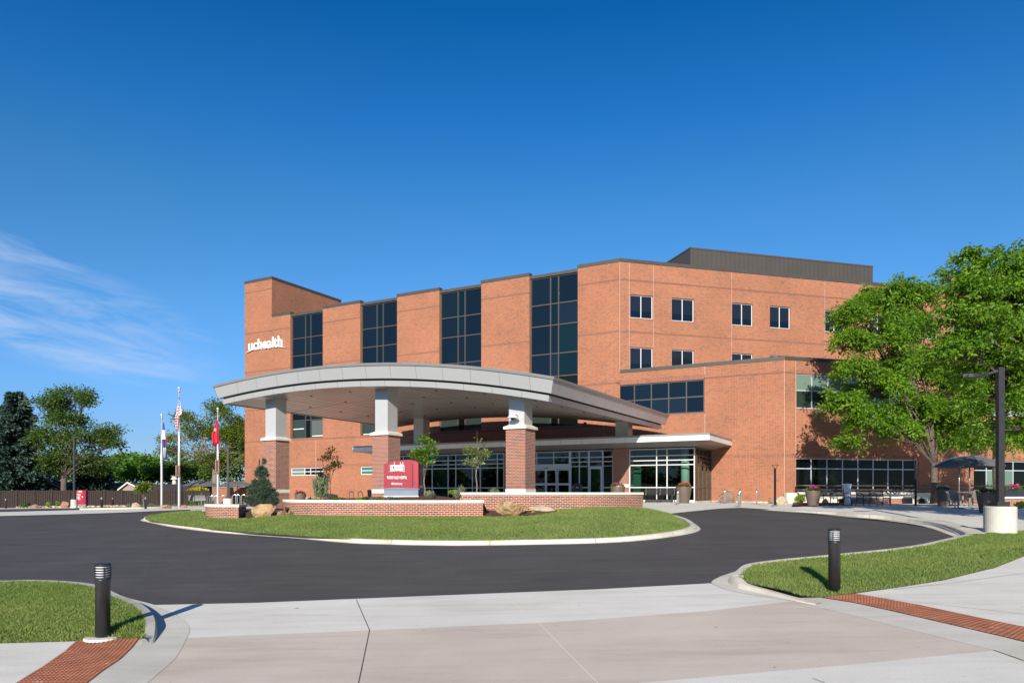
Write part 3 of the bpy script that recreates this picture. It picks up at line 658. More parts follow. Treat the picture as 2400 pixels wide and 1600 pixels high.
# ================================================================= HOSPITAL BUILDING
NW = -50.4                                   # plane of the angled main facade
root = thing('hospital_building', 'large four storey red brick hospital with dark glass bays and metal roof screen', 'building', (*FA(-30, -60, 0)[:2], -1.2))
HB = root
ZP = 17.08; Z2 = 8.87; ZT = 20.77; ZG = -1.6
def wall(name, fr, m0, u0, u1, z0, z1, holes, depth=.34, mt='brick_wall', back=None):
    """brick skin in a facade frame with rectangular openings and their reveals"""
    us = sorted({u0, u1, *[h[0] for h in holes], *[h[1] for h in holes]}); us = [u for u in us if u0 <= u <= u1]
    zs = sorted({z0, z1, *[h[2] for h in holes], *[h[3] for h in holes]}); zs = [z for z in zs if z0 <= z <= z1]
    mb = MB()
    for i in range(len(us)-1):
        for j in range(len(zs)-1):
            uc = (us[i]+us[i+1])/2; zc = (zs[j]+zs[j+1])/2
            if any(h[0] < uc < h[1] and h[2] < zc < h[3] for h in holes): continue
            mb.add([fr(us[i], m0, zs[j]), fr(us[i+1], m0, zs[j]), fr(us[i+1], m0, zs[j+1]), fr(us[i], m0, zs[j+1])], [(0, 1, 2, 3)])
    for a, b, c_, d in holes:
        a, b, c_, d = max(a, u0), min(b, u1), max(c_, z0), min(d, z1)
        q = lambda u, z, m: fr(u, m, z)
        for (ua, za), (ub, zb) in (((a, c_), (a, d)), ((b, d), (b, c_)), ((a, d), (b, d)), ((b, c_), (a, c_))):
            if za == zb == z1: continue
            mb.add([q(ua, za, m0), q(ub, zb, m0), q(ub, zb, m0-depth), q(ua, za, m0-depth)], [(0, 1, 2, 3)])
    # closing ends and top
    for u in (u0, u1): mb.add([fr(u, m0, z0), fr(u, m0, z1), fr(u, m0-depth, z1), fr(u, m0-depth, z0)], [(0, 1, 2, 3)])
    return mb.build(name, mt, root)
aT0, aT1, aR = aof(573.7, NW), aof(636.9, NW), aof(679.8, NW)
aC = aof(1453.3, NW); aE = aof(1838.8, NW)
bays = [(aof(680.6, NW), aof(756.5, NW)), (aof(844.3, NW), aof(930.6, NW)), (aof(1029.6, NW), aof(1128, NW)), (aof(1240.6, NW), aof(1354, NW))]
ZB0 = 4.95; ZB1 = 16.62
holes = [(a, b, ZB0, ZP+.01) for a, b in bays]
gA = [(aof(682.2, NW), aof(757.7, NW), hA(700, 1114.0, NW), hA(690, 1096.2, NW)), (aof(844.9, NW), aof(919, NW), hA(850, 1111.8, NW), hA(850, 1093, NW))]
holes += gA
wallA = wall('wall', FA, NW, aT0, aC, ZG, ZP-.02, holes)
wallT = wall('wall', FA, NW, aT0, aT1, ZP-.02, ZT, [])
# wide dark window band high on the two storey wing
wb = (aof(1447.4, NW), aof(1651, NW), hA(1651, 966, NW), hA(1651, 887.8, NW))
wall2 = wall('wall', FA, NW, aC, aE, ZG, Z2, [(aC-.001, wb[1], wb[2], wb[3])])
# the band's opening begins just left of the corner joint; frame covers it
# angled facade to the right, upper storeys
MB_ = (lambda x, y: x*NB[0]+y*NB[1])
cC = FA(aC, NW, 0); cE = FA(aE, NW, 0)
mB1 = MB_(cC[0], cC[1]); bC = cC[0]*BV[0]+cC[1]*BV[1]
mB2 = MB_(cE[0], cE[1]); bE = cE[0]*BV[0]+cE[1]*BV[1]
up = []
for l, r, yt, yb in ((1476.3, 1530.4, 689.6, 744.2), (1574, 1626.8, 697, 751.3), (1715, 1764.6, 709.7, 761.4), (1804.4, 1852.4, 716.5, 766.8), (1933.7, 1979.3, 726.7, 776.7), (2037, 2080, 736, 784)):
    up.append((bof(l, mB1), bof(r, mB1)))
zu1 = hB(1476.3, 689.6, mB1); zu0 = hB(1476.3, 744.2, mB1)
zl1 = hB(1476.3, 812.5, mB1); zl0 = zl1-(zu1-zu0)
wd = up[0][1]-up[0][0]; stp = up[5][0]-up[4][0]
b_ = up[5][0]+up[4][0]-up[3][0]
up += [(b_, b_+wd), (b_+3.6, b_+3.6+wd), (b_+9.4, b_+9.4+wd)]
hB1 = [(a, b, zu0, zu1) for a, b in up]+[(a, b, zl0, zl1) for a, b in up]
wallB = wall('wall', FB, mB1, bC, bC+62, Z2-.6, ZP, hB1, .22)
# two storey wing, right face
wu = (bof(1866.3, mB2), bof(2150.7, mB2), hB(1866.3, 956.2, mB2), hB(1866.3, 874.9, mB2))
wl = (bof(1865.4, mB2), bof(2152.3, mB2), hB(1865.4, 1154.5, mB2), hB(1865.4, 1072.6, mB2))
dB = bof(2283, mB2)-wu[0]
wu2 = (wu[0]+dB, wu[1]+dB, wu[2], wu[3]); wl2 = (wl[0]+dB, wl[1]+dB, wl[2], wl[3])
wallC = wall('wall', FB, mB2, bE, bE+50, ZG, Z2, [wu, wl, wu2, wl2], .24)
# mass behind the skins, tower return and roofs
def P2(p): return (p[0], p[1])
mass = [P2(FA(aT0+.3, NW-.5, 0)), P2(FA(aC+.0, NW-.5, 0)), P2(FB(bC+.3, mB1-.5, 0)), P2(FB(bC+61.8, mB1-.5, 0)), P2(FB(bC+61.8, mB1-30, 0)), P2(FA(aT0+.3, NW-30, 0))]
mb = MB(); mb.prism(mass, ZG, ZP-.45); mb.build('core', 'brick_wall', root)
mass2 = [P2(FA(aC-.3, NW-.5, 0)), P2(FA(aE-.3, NW-.5, 0)), P2(FB(bE+.3, mB2-.5, 0)), P2(FB(bE+49.8, mB2-.5, 0)), P2(FB(bE+49.8, mB1-.2, 0)), P2(FB(bC+.4, mB1-.2, 0))]
mb = MB(); mb.prism(mass2, ZG, Z2-.4); mb.build('core', 'brick_wall', root)
mb = MB(); mb.fbox(FA, aT0+.002, aT1-.002, NW-.341, NW-9.8, ZP-.6, ZT-.003); mb.build('stair_tower', 'brick_wall', root)
mb = MB(); mb.fbox(FA, aT1-.003, aT1+.03, NW-7.6, NW-9.0, ZP+.2, ZP+1.1); mb.build('louvre', 'reveal', root)
# copings
def cop(fr, u0, u1, m0, z, h=.26, dep=.45, pr=.03):
    mb = MB(); mb.fbox(fr, u0-pr, u1+pr, m0+pr, m0-dep, z-h+.015, z+.015); return mb.build('coping', 'coping', root)
edges = [aT1]+[x for b in bays for x in b]+[aC]
for i in range(0, len(edges), 2): cop(FA, edges[i]+(.04 if i == 0 else 0), edges[i+1]-(0.031 if i == 8 else 0), NW, ZP)
cop(FA, aT0, aT1, NW, ZT)
mb = MB(); mb.fbox(FA, aT0-.03, aT1+.03, NW-.453, NW-9.85, ZT-.245, ZT+.015); mb.build('coping', 'coping', root)
cop(FB, bC+.03, bC+62, mB1, ZP)
mb = MB(); mb.fbox(FA, aC+.01, aE-.031, NW+.03, NW-.45, Z2-.23, Z2+.02); mb.build('coping', 'coping', root)
cop(FB, bE+.03, bE+50, mB2, Z2+.005)
# bands, soldier courses, control joints (proud by 3 mm)
def strip(name, fr, u0, u1, m0, z0, z1, m, pr=.004):
    mb = MB(); mb.fbox(fr, u0, u1, m0+pr, m0-.02, z0, z1); return mb.build(name, m, root)
piers = [(aT0+.005, bays[0][0]), (bays[0][1], bays[1][0]), (bays[1][1], bays[2][0]), (bays[2][1], bays[3][0]), (bays[3][1], aC)]
for z in (15.56, 11.72, 7.93):
    for i, (a, b) in enumerate(piers): strip('brick_band', FA, a, b, NW, z-.07, z+.06, 'band')
strip('brick_band', FA, aT0+.005, aT1, NW, 19.52, 19.65, 'band')
strip('brick_band', FA, aT0+.005, aC, NW, ZB0-.2, ZB0-.07, 'band')
for z in (15.56, 11.72): strip('brick_band', FB, bC+.02, bC+62, mB1, z-.07, z+.06, 'band')
strip('brick_band', FA, wb[1]+.002, aE-.01, NW, 7.76, 7.90, 'band'); strip('brick_band', FB, bE+.01, wu[0]-.01, mB2, 7.76, 7.90, 'band')
sol = MB(); strip('soldier_course', FA, aT0+.005, aE-.006, NW, 2.235, 2.44, 'soldier', .006); strip('soldier_course', FB, bE+.006, bE+50, mB2, 2.235, 2.44, 'soldier', .006)
strip('soldier_course', FA, wb[0]-.05, wb[1]+.0, NW, wb[3]+.002, wb[3]+.30, 'soldier')
strip('soldier_course', FA, wb[0]-.05, wb[1]+.0, NW, wb[2]-.10, wb[2]-.002, 'soldier')
for q in (wu, wu2):
    strip('soldier_course', FB, q[0], q[1], mB2, q[3]+.002, q[3]+.22, 'soldier'); strip('soldier_course', FB, q[0], q[1], mB2, q[2]-.08, q[2]-.002, 'soldier')
for (a, b) in up[:9]:
    strip('soldier_course', FB, a, b, mB1, zu0-.08, zu0-.002, 'soldier')
for fr, u, m0, z0, z1 in ((FA, aC-.03, NW, Z2+.03, ZP-.26), (FA, aE-.03, NW, -.8, Z2-.24), (FA, wb[1]+.01, NW, 3.6, wb[2]-.11), (FA, wb[1]+.01, NW, wb[3]+.31, Z2-.24),
                        (FB, bof(1475.5, mB1)-.03, mB1, zl1, ZP-.26), (FB, bof(1531.3, mB1), mB1, zl1, ZP-.26), (FB, bof(1714.5, mB1), mB1, Z2, ZP-.26), (FB, bof(1933, mB1), mB1, Z2, ZP-.26),
                        (FB, bof(1864.6, mB2), mB2, 2.45, Z2-.24), (FB, bof(1864.6, mB2), mB2, 2.45, 2.46), (FA, aof(740, NW), NW, -1., 4.7), (FA, aof(1415, NW), NW, 3.6, 7.)):
    strip('control_joint', fr, u, u+.032, m0, z0, z1, 'joint', .007)
# ---- glazing
def window(fr, u0, u1, z0, z1, m0, us, zs, mf, fw, panes, dp=.07, bars=True):
    """frame bars at us/zs; one pane mesh per glass colour; returns the frame"""
    mb = MB(); zi = [z0]+list(zs)+[z1]; ui = [u0]+list(us)+[u1]
    for i, u in enumerate(ui):
        a = u0 if i == 0 else (u1-fw if i == len(ui)-1 else u-fw/2); mb.fbox(fr, a, a+fw, m0, m0-dp, z0, z1)
    for j, z in enumerate(zi):
        if not bars and 0 < j < len(zi)-1: continue
        c_ = z0 if j == 0 else (z1-fw if j == len(zi)-1 else z-fw/2); mb.fbox(fr, u0+fw*.02, u1-fw*.02, m0-.004, m0-dp+.003, c_+(.002 if j == 0 else 0), c_+fw-(.002 if j == len(zi)-1 else 0))
    w_ = mb.build('window', mf, root)
    by = {}
    for i in range(len(ui)-1):
        for j in range(len(zi)-1): by.setdefault(panes(i, j), []).append((ui[i], ui[i+1], zi[j], zi[j+1]))
    for g_, cells in by.items():
        mb = MB()
        for a, b, c_, d in cells: mb.add([fr(a, m0-dp*.6, c_), fr(b, m0-dp*.6, c_), fr(b, m0-dp*.6, d), fr(a, m0-dp*.6, d)], [(0, 1, 2, 3)])
        p = mb.build('pane', g_, w_)
    return w_
for k, (a, b) in enumerate(bays):
    W = b-a; us = [a+.42*W, a+.585*W]; zs = [6.68, 8.86, 10.62, 12.83, 14.48]
    def pn(i, j, k=k):
        if j <= 0: return ['glass_blind_dim', 'glass_dark', 'glass_blind_grey'][i] if k == 0 else (['glass_blind_dim', 'glass_dark', 'glass_blind_dim'] if k == 2 else ['glass_blind_dim', 'glass_dark', 'glass_dark'])[i]
        if j == 1: return 'glass_dark'
        return 'glass_navy2' if (i == 1 and j > 3) or (k == 3 and j in (2, 3) and i == 2) else 'glass_navy'
    wi = window(FA, a+.002, b-.002, ZB0+.002, ZB1, NW-.22, us, zs, 'frame_dark', .085, pn, .12)
    mb = MB(); mb.fbox(FA, a+.002, b-.002, NW-.10, NW-.6, ZB1+.002, ZB1+.24); mb.build('coping', 'coping', root)
    if k in (0, 1):
        MB().fbox(FA, a+.12, a+.36*W, NW-.26, NW-.28, 5.85+k*.1-.9*k, 5.92+k*.1-.9*k).build('blind_rail', 'white_paint', wi); MB().fbox(FA, a+.62*W, b-.15, NW-.26, NW-.28, 5.12, 5.19).build('blind_rail', 'white_paint', wi)
def pnB(i, j): return 'glass_slate'
for (a, b) in up:
    for z0, z1 in ((zu0, zu1), (zl0, zl1)):
        window(FB, a+.002, b-.002, z0+.002, z1-.002, mB1-.10, [(a+b)/2], [z0+.55], 'frame_white', .06, lambda i, j: 'glass_slate' if j == 1 else 'glass_navy', .06, bars=False)
window(FA, wb[0]-.05, wb[1]-.002, wb[2]+.002, wb[3]-.002, NW-.06, [wb[0]+(wb[1]-wb[0])*k/5 for k in range(1, 5)], [wb[2]+(wb[3]-wb[2])*.49], 'frame_dark', .085, lambda i, j: 'glass_navy', .05)
n7 = [wu[0]+(wu[1]-wu[0])*k/7.8 for k in range(1, 8)]
for q, pf in ((wu, lambda i, j: 'glass_blind' if j else 'glass_blind_dim'), (wu2, lambda i, j: 'glass_blind')):
    window(FB, q[0]+.002, q[1]-.002, q[2]+.002, q[3]-.002, mB2-.08, [u+(q[0]-wu[0]) for u in n7], [q[2]+(q[3]-q[2])*.52], 'frame_grey', .065, pf, .06)
for q, pf in ((wl, lambda i, j: 'glass_dark'), (wl2, lambda i, j: 'glass_blind' if (i in (1, 2) and j == 0) else 'glass_dark')):
    window(FB, q[0]+.002, q[1]-.002, q[2]+.002, q[3]-.002, mB2-.08, [q[0]+(q[1]-q[0])*k/8 for k in range(1, 8)], [q[2]+(q[3]-q[2])*.70], 'frame_grey', .065, pf, .06)
for k, q in enumerate(gA):
    W = q[1]-q[0]
    window(FA, q[0]+.002, q[1]-.002, q[2]+.002, q[3]-.002, NW-.05, [q[0]+.42*W, q[0]+.60*W], [(q[2]+q[3])/2], 'frame_white', .07, (lambda i, j: ('glass_blind', 'glass_dark', 'glass_dark')[i]) if k == 0 else (lambda i, j: ('glass_teal', 'glass_dark', 'glass_dark')[i]), .07)
# penthouse screen
uP = (1617.9-CX)/F; mP = mB1-6.0
bP0, bP1 = bof(1617.9, mP), bof(2045.6, mP); zP = hB(1617.9, 582.5, mP)
mb = MB(); mb.fbox(FB, bP0, bP1, mP, mP-14, ZP-.5, zP-.02); mb.build('roof_screen', 'ribbed_metal', root)
mb = MB(); mb.fbox(FB, bP0-.03, bP1+.03, mP+.03, mP-14.03, zP-.021, zP+.12); mb.build('coping', 'coping', root)
# small fittings on the walls
mb = MB(); p = FA(aof(1372, NW), NW+.07, hA(1372, 993, NW)); mb.lathe((p[0], p[1], p[2]-.1), [(.02, .0), (.10, .03), (.12, .1), (.12, .2), (.05, .24)], 12); mb.build('dome_camera', 'black_metal', root)
mb = MB(); a = aof(1712, NW); mb.fbox(FA, a-.18, a+.18, NW+.05, NW-.01, hA(1712, 1153, NW), hA(1712, 1148, NW)); mb.build('wall_plate', 'steel', root)
# brick screen wall left of the tower
x0 = aof(501, NW); zt = hA(540, 1140.7, NW)
gw = thing('screen_wall', 'low red brick wall joining the left end of the hospital', 'wall', FA(x0+1, NW, -1.6))
mb = MB(); mb.fbox(FA, x0, aT0-.02, NW-.05, NW-.35, -1.9, zt-.08); mb.build('brickwork', 'brick_wall', gw)
mb = MB(); mb.fbox(FA, x0-.03, aT0-.02, NW-.02, NW-.38, zt-.08, zt); mb.build('coping', 'band', gw)
mb = MB(); mb.fbox(FA, aof(561, NW), aT0-.02, NW-.6, NW-2, zt+.02, zt+.25); mb.fbox(FA, aof(561, NW), aT0-.02, NW-.6, NW-2, -1.8, zt+.02); mb.build('white_cap', 'trim_white', gw)
# concrete plinth wall right of the corner
cw = thing('plinth_wall', 'low pale concrete wall behind the left black bench and the round planter', 'wall', FB(bE+2, mB2+.5, -1.2))
mb = MB(); mb.fbox(FB, bE-.1, bof(2220, mB2), mB2+.36, mB2+.06, -1.4, -.11); mb.build('concrete', 'concrete_grey', cw)
# ================================================================= LETTERS
def text_mesh(s, bold=.012, depth=.03, spacing=1.):
    cu = bpy.data.curves.new('t', 'FONT'); cu.body = s; cu.size = 1; cu.offset = bold; cu.extrude = depth; cu.space_character = spacing; cu.resolution_u = 3
    o = bpy.data.objects.new('t', cu); col.objects.link(o); bpy.context.view_layer.update()
    me = bpy.data.meshes.new_from_object(o.evaluated_get(bpy.context.evaluated_depsgraph_get())); bpy.data.objects.remove(o)
    V = np.array([v.co[:] for v in me.vertices]); Fc = [tuple(p.vertices) for p in me.polygons]; bpy.data.meshes.remove(me); return V, Fc
def put_text(name, s, org, ex, ez, width, height, m, parent, dep=.05, bold=.012, spacing=1.):
    """text filling width x height from org along horizontal unit ex; depth towards ez"""
    V, Fc = text_mesh(s, bold, .5, spacing); lo, hi = V.min(0), V.max(0); mb = MB()
    for v in V:
        a = (v[0]-lo[0])/(hi[0]-lo[0])*width; z = (v[1]-lo[1])/(hi[1]-lo[1])*height; d = (v[2]-lo[2])/(hi[2]-lo[2])*dep
        mb.v.append((org[0]+ex[0]*a+ez[0]*d, org[1]+ex[1]*a+ez[1]*d, org[2]+z))
    mb.f = Fc; return mb.build(name, m, parent, uv=False)
def swoosh(name, org, ex, ez, width, rise, th, m, parent, dep=.06):
    mb = MB(); n = 20
    for i in range(n+1):
        t = i/n; z = rise*4*t*(1-t); q = th*math.sin(math.pi*t)+.008
        for d in (0, dep):
            for s in (0, 1): mb.v.append((org[0]+ex[0]*width*t+ez[0]*d, org[1]+ex[1]*width*t+ez[1]*d, org[2]+z+(q if s else 0)))
    for i in range(n):
        a = 4*i; b = a+4; mb.f += [(a+2, b+2, b+3, a+3), (a+1, b+1, b, a), (a, b, b+2, a+2), (a+3, b+3, b+1, a+1)]
    mb.f += [(0, 2, 3, 1), (4*n+1, 4*n+3, 4*n+2, 4*n)]
    return mb.build(name, m, parent, uv=False)
a0, a1 = aof(585.3, NW), aof(663.8, NW)
ws = thing('wall_sign', 'large white raised letters with a curved line under them on the brick tower', 'sign', FA(a0, NW, 13.5))
put_text('lettering', 'uchealth', FA(a0, NW+.05, 13.82), AV, NV, a1-a0, 1.06, 'letter_white', ws, .12, .008)
s0, s1 = aof(577.5, NW), aof(673, NW)
swoosh('underline', FA(s0, NW+.05, hA(577.5, 827.5, NW)-.02), AV, NV, s1-s0, .36, .14, 'letter_white', ws, .12)
# ================================================================= ENTRANCE: small canopy and vestibule
NG = -45.8; NF = -43.9
aL, aRr = -37.98, -10.2; zct = 3.5
ec = thing('entrance_canopy', 'long flat grey metal canopy over the glass hospital entrance', 'canopy', FA(-24, -46, -1.))
def lip(z0, z1, pr, m, name):
    mb = MB(); mb.fbox(FA, aL-pr, aRr+pr, NF+pr, NW+.02, z0, z1); return mb.build(name, m, ec)
lip(3.40, 3.51, .03, 'metal_cap', 'cap')
lip(3.08, 3.398, .0, 'metal_white', 'fascia')
mb = MB()
o_ = [FA(aL, NF, 3.079), FA(aRr, NF, 3.079), FA(aRr, NW+.03, 3.079), FA(aL, NW+.03, 3.079)]
i_ = [FA(aL+1.7, NG+.22, 2.84), FA(-11.57+.05, NG+.22, 2.84), FA(-11.57+.05, NW+.03, 2.80), FA(aL+1.7, NW+.03, 2.80)]
mb.add(o_+i_, [(0, 1, 5, 4), (1, 2, 6, 5), (3, 0, 4, 7), (4, 5, 6, 7)]); mb.build('soffit', 'soffit_panel', ec)
mb = MB()
for px in range(1010, 1660, 60):
    a = aof(px, NF-.9); mb.fbox(FA, a, a+.05, NF-.05, NF-1.4, 2.9, 2.905)
ve = thing('entrance_vestibule', 'glass entrance hall with sliding doors under the flat canopy', 'entrance', FA(-24, -48, -1.))
fz0 = -.66; lev = [.2, 1.66, 1.96, 2.26]; zh = 2.76
def zfl(a, n): p = FA(a, n, 0); return H(p[0], p[1])+.02
aP0, aP1 = aof(1437.8, NG), aof(1474.3, NG)            # right brick pier
aQ0, aQ1 = aof(963, NG), aof(991, NG)                    # left brick pier
aV1 = -11.57; aV0 = -36.4
def glz(name, a0, a1, us, levels, zb, mf, fw=.065, n=NG, dbl=None):
    mb = MB()
    for i, u in enumerate([a0]+us+[a1]):
        q = a0 if i == 0 else (a1-fw if i == len(us)+1 else u-fw/2); mb.fbox(FA, q, q+fw, n, n-.11, zb, zh)
    for j, z in enumerate([zb]+levels+[zh-fw]): mb.fbox(FA, a0+.003, a1-.003, n-.004, n-.106, z, z+fw)
    f = mb.build(name, mf, ve)
    mb = MB(); mb.add([FA(a0, n-.06, zb), FA(a1, n-.06, zb), FA(a1, n-.06, zh), FA(a0, n-.06, zh)], [(0, 1, 2, 3)]); mb.build('pane', 'glass_clear', f)
    return f
fb = -.72
glz('window', aV0, aQ0, [aof(945, NG)], lev, -1.0, 'frame_grey')
glz('window', aQ1, aof(1181.5, NG), [aof(x, NG) for x in (1012.6, 1050, 1068, 1107, 1125.5, 1165.5)], lev, -.95, 'frame_grey')
mb = MB(); mb.fbox(FA, aof(1181.5, NG), aof(1190, NG), NG+.02, NG-.5, -1.2, zh); mb.build('brick_pier', 'brick_dark', ve)
# door unit: header, three sliding leaves, transoms
d0, d1 = aof(1190, NG), aof(1336.7, NG)
zd = hA(1300, 1098.5, NG); zhd = hA(1300, 1087, NG)
mb = MB(); mb.fbox(FA, d0, d1, NG+.03, NG-.2, zd, zhd); hd = mb.build('door_header', 'frame_grey', ve)
mb = MB(); a = aof(1277, NG); mb.fbox(FA, a, a+.28, NG+.05, NG+.028, zd+.06, zd+.11); mb.build('sensor', 'black_metal', hd)
mb = MB()
for u in (d0, aof(1257, NG), aof(1296.5, NG), d1-.1): mb.fbox(FA, u, u+.07, NG-.002, NG-.11, zhd+.002, zh)
for z in (zhd+.43, zh-.07): mb.fbox(FA, d0+.003, d1-.003, NG-.006, NG-.105, z, z+.065)
mb.fbox(FA, d1-.12, d1, NG-.001, NG-.13, -.95, zh)
tr = mb.build('transom_frame', 'frame_grey', ve)
mb = MB(); mb.add([FA(d0, NG-.06, zhd), FA(d1, NG-.06, zhd), FA(d1, NG-.06, zh), FA(d0, NG-.06, zh)], [(0, 1, 2, 3)]); mb.build('pane', 'glass_clear', tr)
for l, r, nn in ((1190, 1240, 0), (1240, 1279, .06), (1279, 1305, 0), (1305, 1335.5, .06)):
    a0, a1 = aof(l, NG), aof(r, NG)-.02; n = NG-.02-nn; mb = MB()
    for q in (a0, a1-.085): mb.fbox(FA, q, q+.085, n, n-.05, -.85, zd-.004)
    for z, h_ in ((-.86, .10), (hA(1300, 1136.7, NG), .15), (zd-.10, .09)): mb.fbox(FA, a0+.003, a1-.003, n-.003, n-.047, z, z+h_)
    dl = mb.build('sliding_door', 'frame_grey', ve)
    mb = MB(); mb.add([FA(a0, n-.025, -.8), FA(a1, n-.025, -.8), FA(a1, n-.025, zd-.05), FA(a0, n-.025, zd-.05)], [(0, 1, 2, 3)]); mb.build('pane', 'glass_clear', dl)
glz('window', d1+.002, aof(1380, NG), [aof(1357.7, NG)], lev, -.85, 'frame_grey')
zdt = lev[1]
mb = MB(); s0, s1 = aof(1381, NG), aof(1411, NG)
mb.fbox(FA, s0, s0+.1, NG+.01, NG-.08, -.85, zdt-.01); mb.fbox(FA, s1-.1, s1, NG+.01, NG-.08, -.85, zdt-.01)
mb.fbox(FA, s0+.1, s1-.1, NG+.01, NG-.08, zdt-.16, zdt-.01); mb.fbox(FA, s0+.1, s1-.1, NG+.01, NG-.08, -.85, -.62)
sd = mb.build('swing_door', 'frame_grey', ve)
mb = MB(); mb.add([FA(s0, NG-.03, -.8), FA(s1, NG-.03, -.8), FA(s1, NG-.03, zdt-.05), FA(s0, NG-.03, zdt-.05)], [(0, 1, 2, 3)]); mb.build('pane', 'glass_clear', sd)
mb = MB(); mb.tube([FA(s0+.05, NG+.05, -.1), FA(s0+.05, NG+.05, .3)], .02, 6); mb.build('handle', 'steel', sd)
glz('window', aof(1380, NG)+.002, aP0-.01, [aof(1411.8, NG)], [z for z in lev if z > 1.6], zdt, 'frame_grey')
glz('window', aof(1412, NG)+.002, aP0-.01, [], [lev[0]], -.85, 'frame_grey')
def bpier(a0, a1):
    mb = MB(); mb.fbox(FA, a0, a1, NG+.06, NG-.9, -1.3, zh+.06); pr = mb.build('brick_pier', 'brick_dark', ve)
    mb = MB(); mb.fbox(FA, a0-.012, a1+.012, NG+.075, NG-.91, hA(1450, 1141.5, NG), hA(1450, 1136.5, NG)+.06); mb.build('stone_band', 'limestone', pr)
    return pr
bpier(aP0, aP1); bpier(aQ0, aQ1)
glz('window', aP1+.01, aV1, [aof(1538.8, NG), aof(1563.2, NG)], [.2, 1.66, 1.96, 2.26], -.64, 'frame_white', .06)
# side glazing of the vestibule (perpendicular)
mb = MB()
for n in (NG-.09, -46.9, -48., -49.1, NW+.1): mb.fbox(FA, aV1-.09, aV1, n, n-.06, -.62, zh+.02)
for z in (-.62, .18, 1.66, 1.96, 2.26, zh-.04): mb.fbox(FA, aV1-.086, aV1-.004, NG-.12, NW+.06, z, z+.06)
sw = mb.build('side_window', 'frame_dark', ve)
mb = MB(); mb.add([FA(aV1-.045, NG-.1, -.6), FA(aV1-.045, NW+.05, -.6), FA(aV1-.045, NW+.05, zh), FA(aV1-.045, NG-.1, zh)], [(0, 1, 2, 3)]); mb.build('pane', 'glass_clear', sw)
mb = MB(); mb.fbox(FA, aP1+.01, aV1+.03, NG+.12, NG-.2, -1.0, -.645); mb.fbox(FA, aV1-.2, aV1+.06, NG-.2, NW, -1.0, -.64); mb.build('sill', 'concrete_grey', ve)
# rooms seen through the glass
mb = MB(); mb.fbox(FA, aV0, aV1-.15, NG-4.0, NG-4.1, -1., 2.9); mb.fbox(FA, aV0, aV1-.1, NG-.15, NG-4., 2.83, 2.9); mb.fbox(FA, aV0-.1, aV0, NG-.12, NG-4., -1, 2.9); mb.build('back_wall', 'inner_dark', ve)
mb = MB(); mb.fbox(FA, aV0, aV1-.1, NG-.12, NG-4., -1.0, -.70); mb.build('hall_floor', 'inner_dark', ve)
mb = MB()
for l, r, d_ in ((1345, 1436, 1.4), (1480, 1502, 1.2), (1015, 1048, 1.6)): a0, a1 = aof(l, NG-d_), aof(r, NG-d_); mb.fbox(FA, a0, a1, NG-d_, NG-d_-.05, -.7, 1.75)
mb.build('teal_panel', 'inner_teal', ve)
mb = MB()
for l, r, d_, z1 in ((1500, 1590, 2.4, .28), (1080, 1100, 2.4, 1.5), (1130, 1160, 2.2, .2)): a0, a1 = aof(l, NG-d_), aof(r, NG-d_); mb.fbox(FA, a0, a1, NG-d_, NG-d_-.6, -.7, z1)
mb.build('reception_desk', 'inner_wood', ve)
mb = MB(); p = FA(aof(1606, NG-.8), NG-.8, -.7); mb.lathe(p, [(.27, 0), (.27, 3.5)], 20); mb.build('round_column', 'inner_white', ve, smooth=True)
mb = MB()
for px in (1100, 1230, 1320, 1520, 1560): p = FA(aof(px, NG-2), NG-2, 2.78); mb.box(p, (1.2, .12, .03), rz=-.5)
o = mb.build('ceiling_light', 'inner_white', ve)
# ================================================================= DRIVE-THROUGH CANOPY
ca = thing('drop_off_canopy', 'huge curved grey metal drop-off canopy on three brick-based columns', 'canopy', FA(-24, -37, -1.2))
PRF = [(-34.8, 5.90), (-34.35, 5.955), (-31.7, 6.215), (-28.3, 6.39), (-26.6, 6.405), (-25.3, 6.385), (-23.2, 6.30), (-20.1, 6.03), (-16.55, 5.56), (-14.2, 5.115), (-13.07, 4.87), (-12.6, 4.77)]
_px = np.array([p[0] for p in PRF]); _pz = np.array([p[1] for p in PRF])
_c = np.polyfit(_px, _pz, 4)
def zc(a): return float(np.polyval(_c, a))
n0, n1, cl_, cr = -28.15, -47.6, -34.0, -13.37
def CM(a0, n, dz=0.):
    t = (n0-n)/(n0-n1); s = (a0-cl_)/(cr-cl_); aL_ = cl_-2.8*t; aR_ = cr-.8*t
    return FA(aL_+(aR_-aL_)*s, n, zc(a0)+.27*t+dz)
per = []
K = 48
for i in range(K+1): a = cl_+(cr-cl_)*i/K; per.append((a, n0, 0 if 0 < i < K else (-1 if i == 0 else 1), 1))
for i in range(1, 13): n = n0+(n1-n0)*i/12; per.append((cr, n, 1, 0 if i < 12 else -1))
for i in range(1, K+1): a = cr+(cl_-cr)*i/K; per.append((a, n1, 0 if i < K else -1, -1))
for i in range(1, 12): n = n1+(n0-n1)*i/12; per.append((cl_, n, -1, 0))
def ring(off, dz): return [CM(a+da*off, n+dn*off, dz) for a, n, da, dn in per]
arc = [0]
for i in range(1, len(per)+1): arc.append(arc[-1]+math.dist(per[i % len(per)][:2], per[i-1][:2]))
def loft(name, rings, m, smooth=False):
    mb = MB(); mb.uv = []; n = len(per)
    for j, (o, dz) in enumerate(rings):
        r = ring(o, dz); r.append(r[0]); mb.v += r; mb.uv += [(arc[i], dz) for i in range(n+1)]
    for j in range(len(rings)-1):
        for i in range(n): a = j*(n+1)+i; b = a+n+1; mb.f.append((b, b+1, a+1, a))
    return mb.build(name, m, ca, smooth)
loft('edge_cap', [(-.3, .005), (.34, .0), (.34, -.03), (.33, -.13), (.27, -.132)], 'metal_cap')
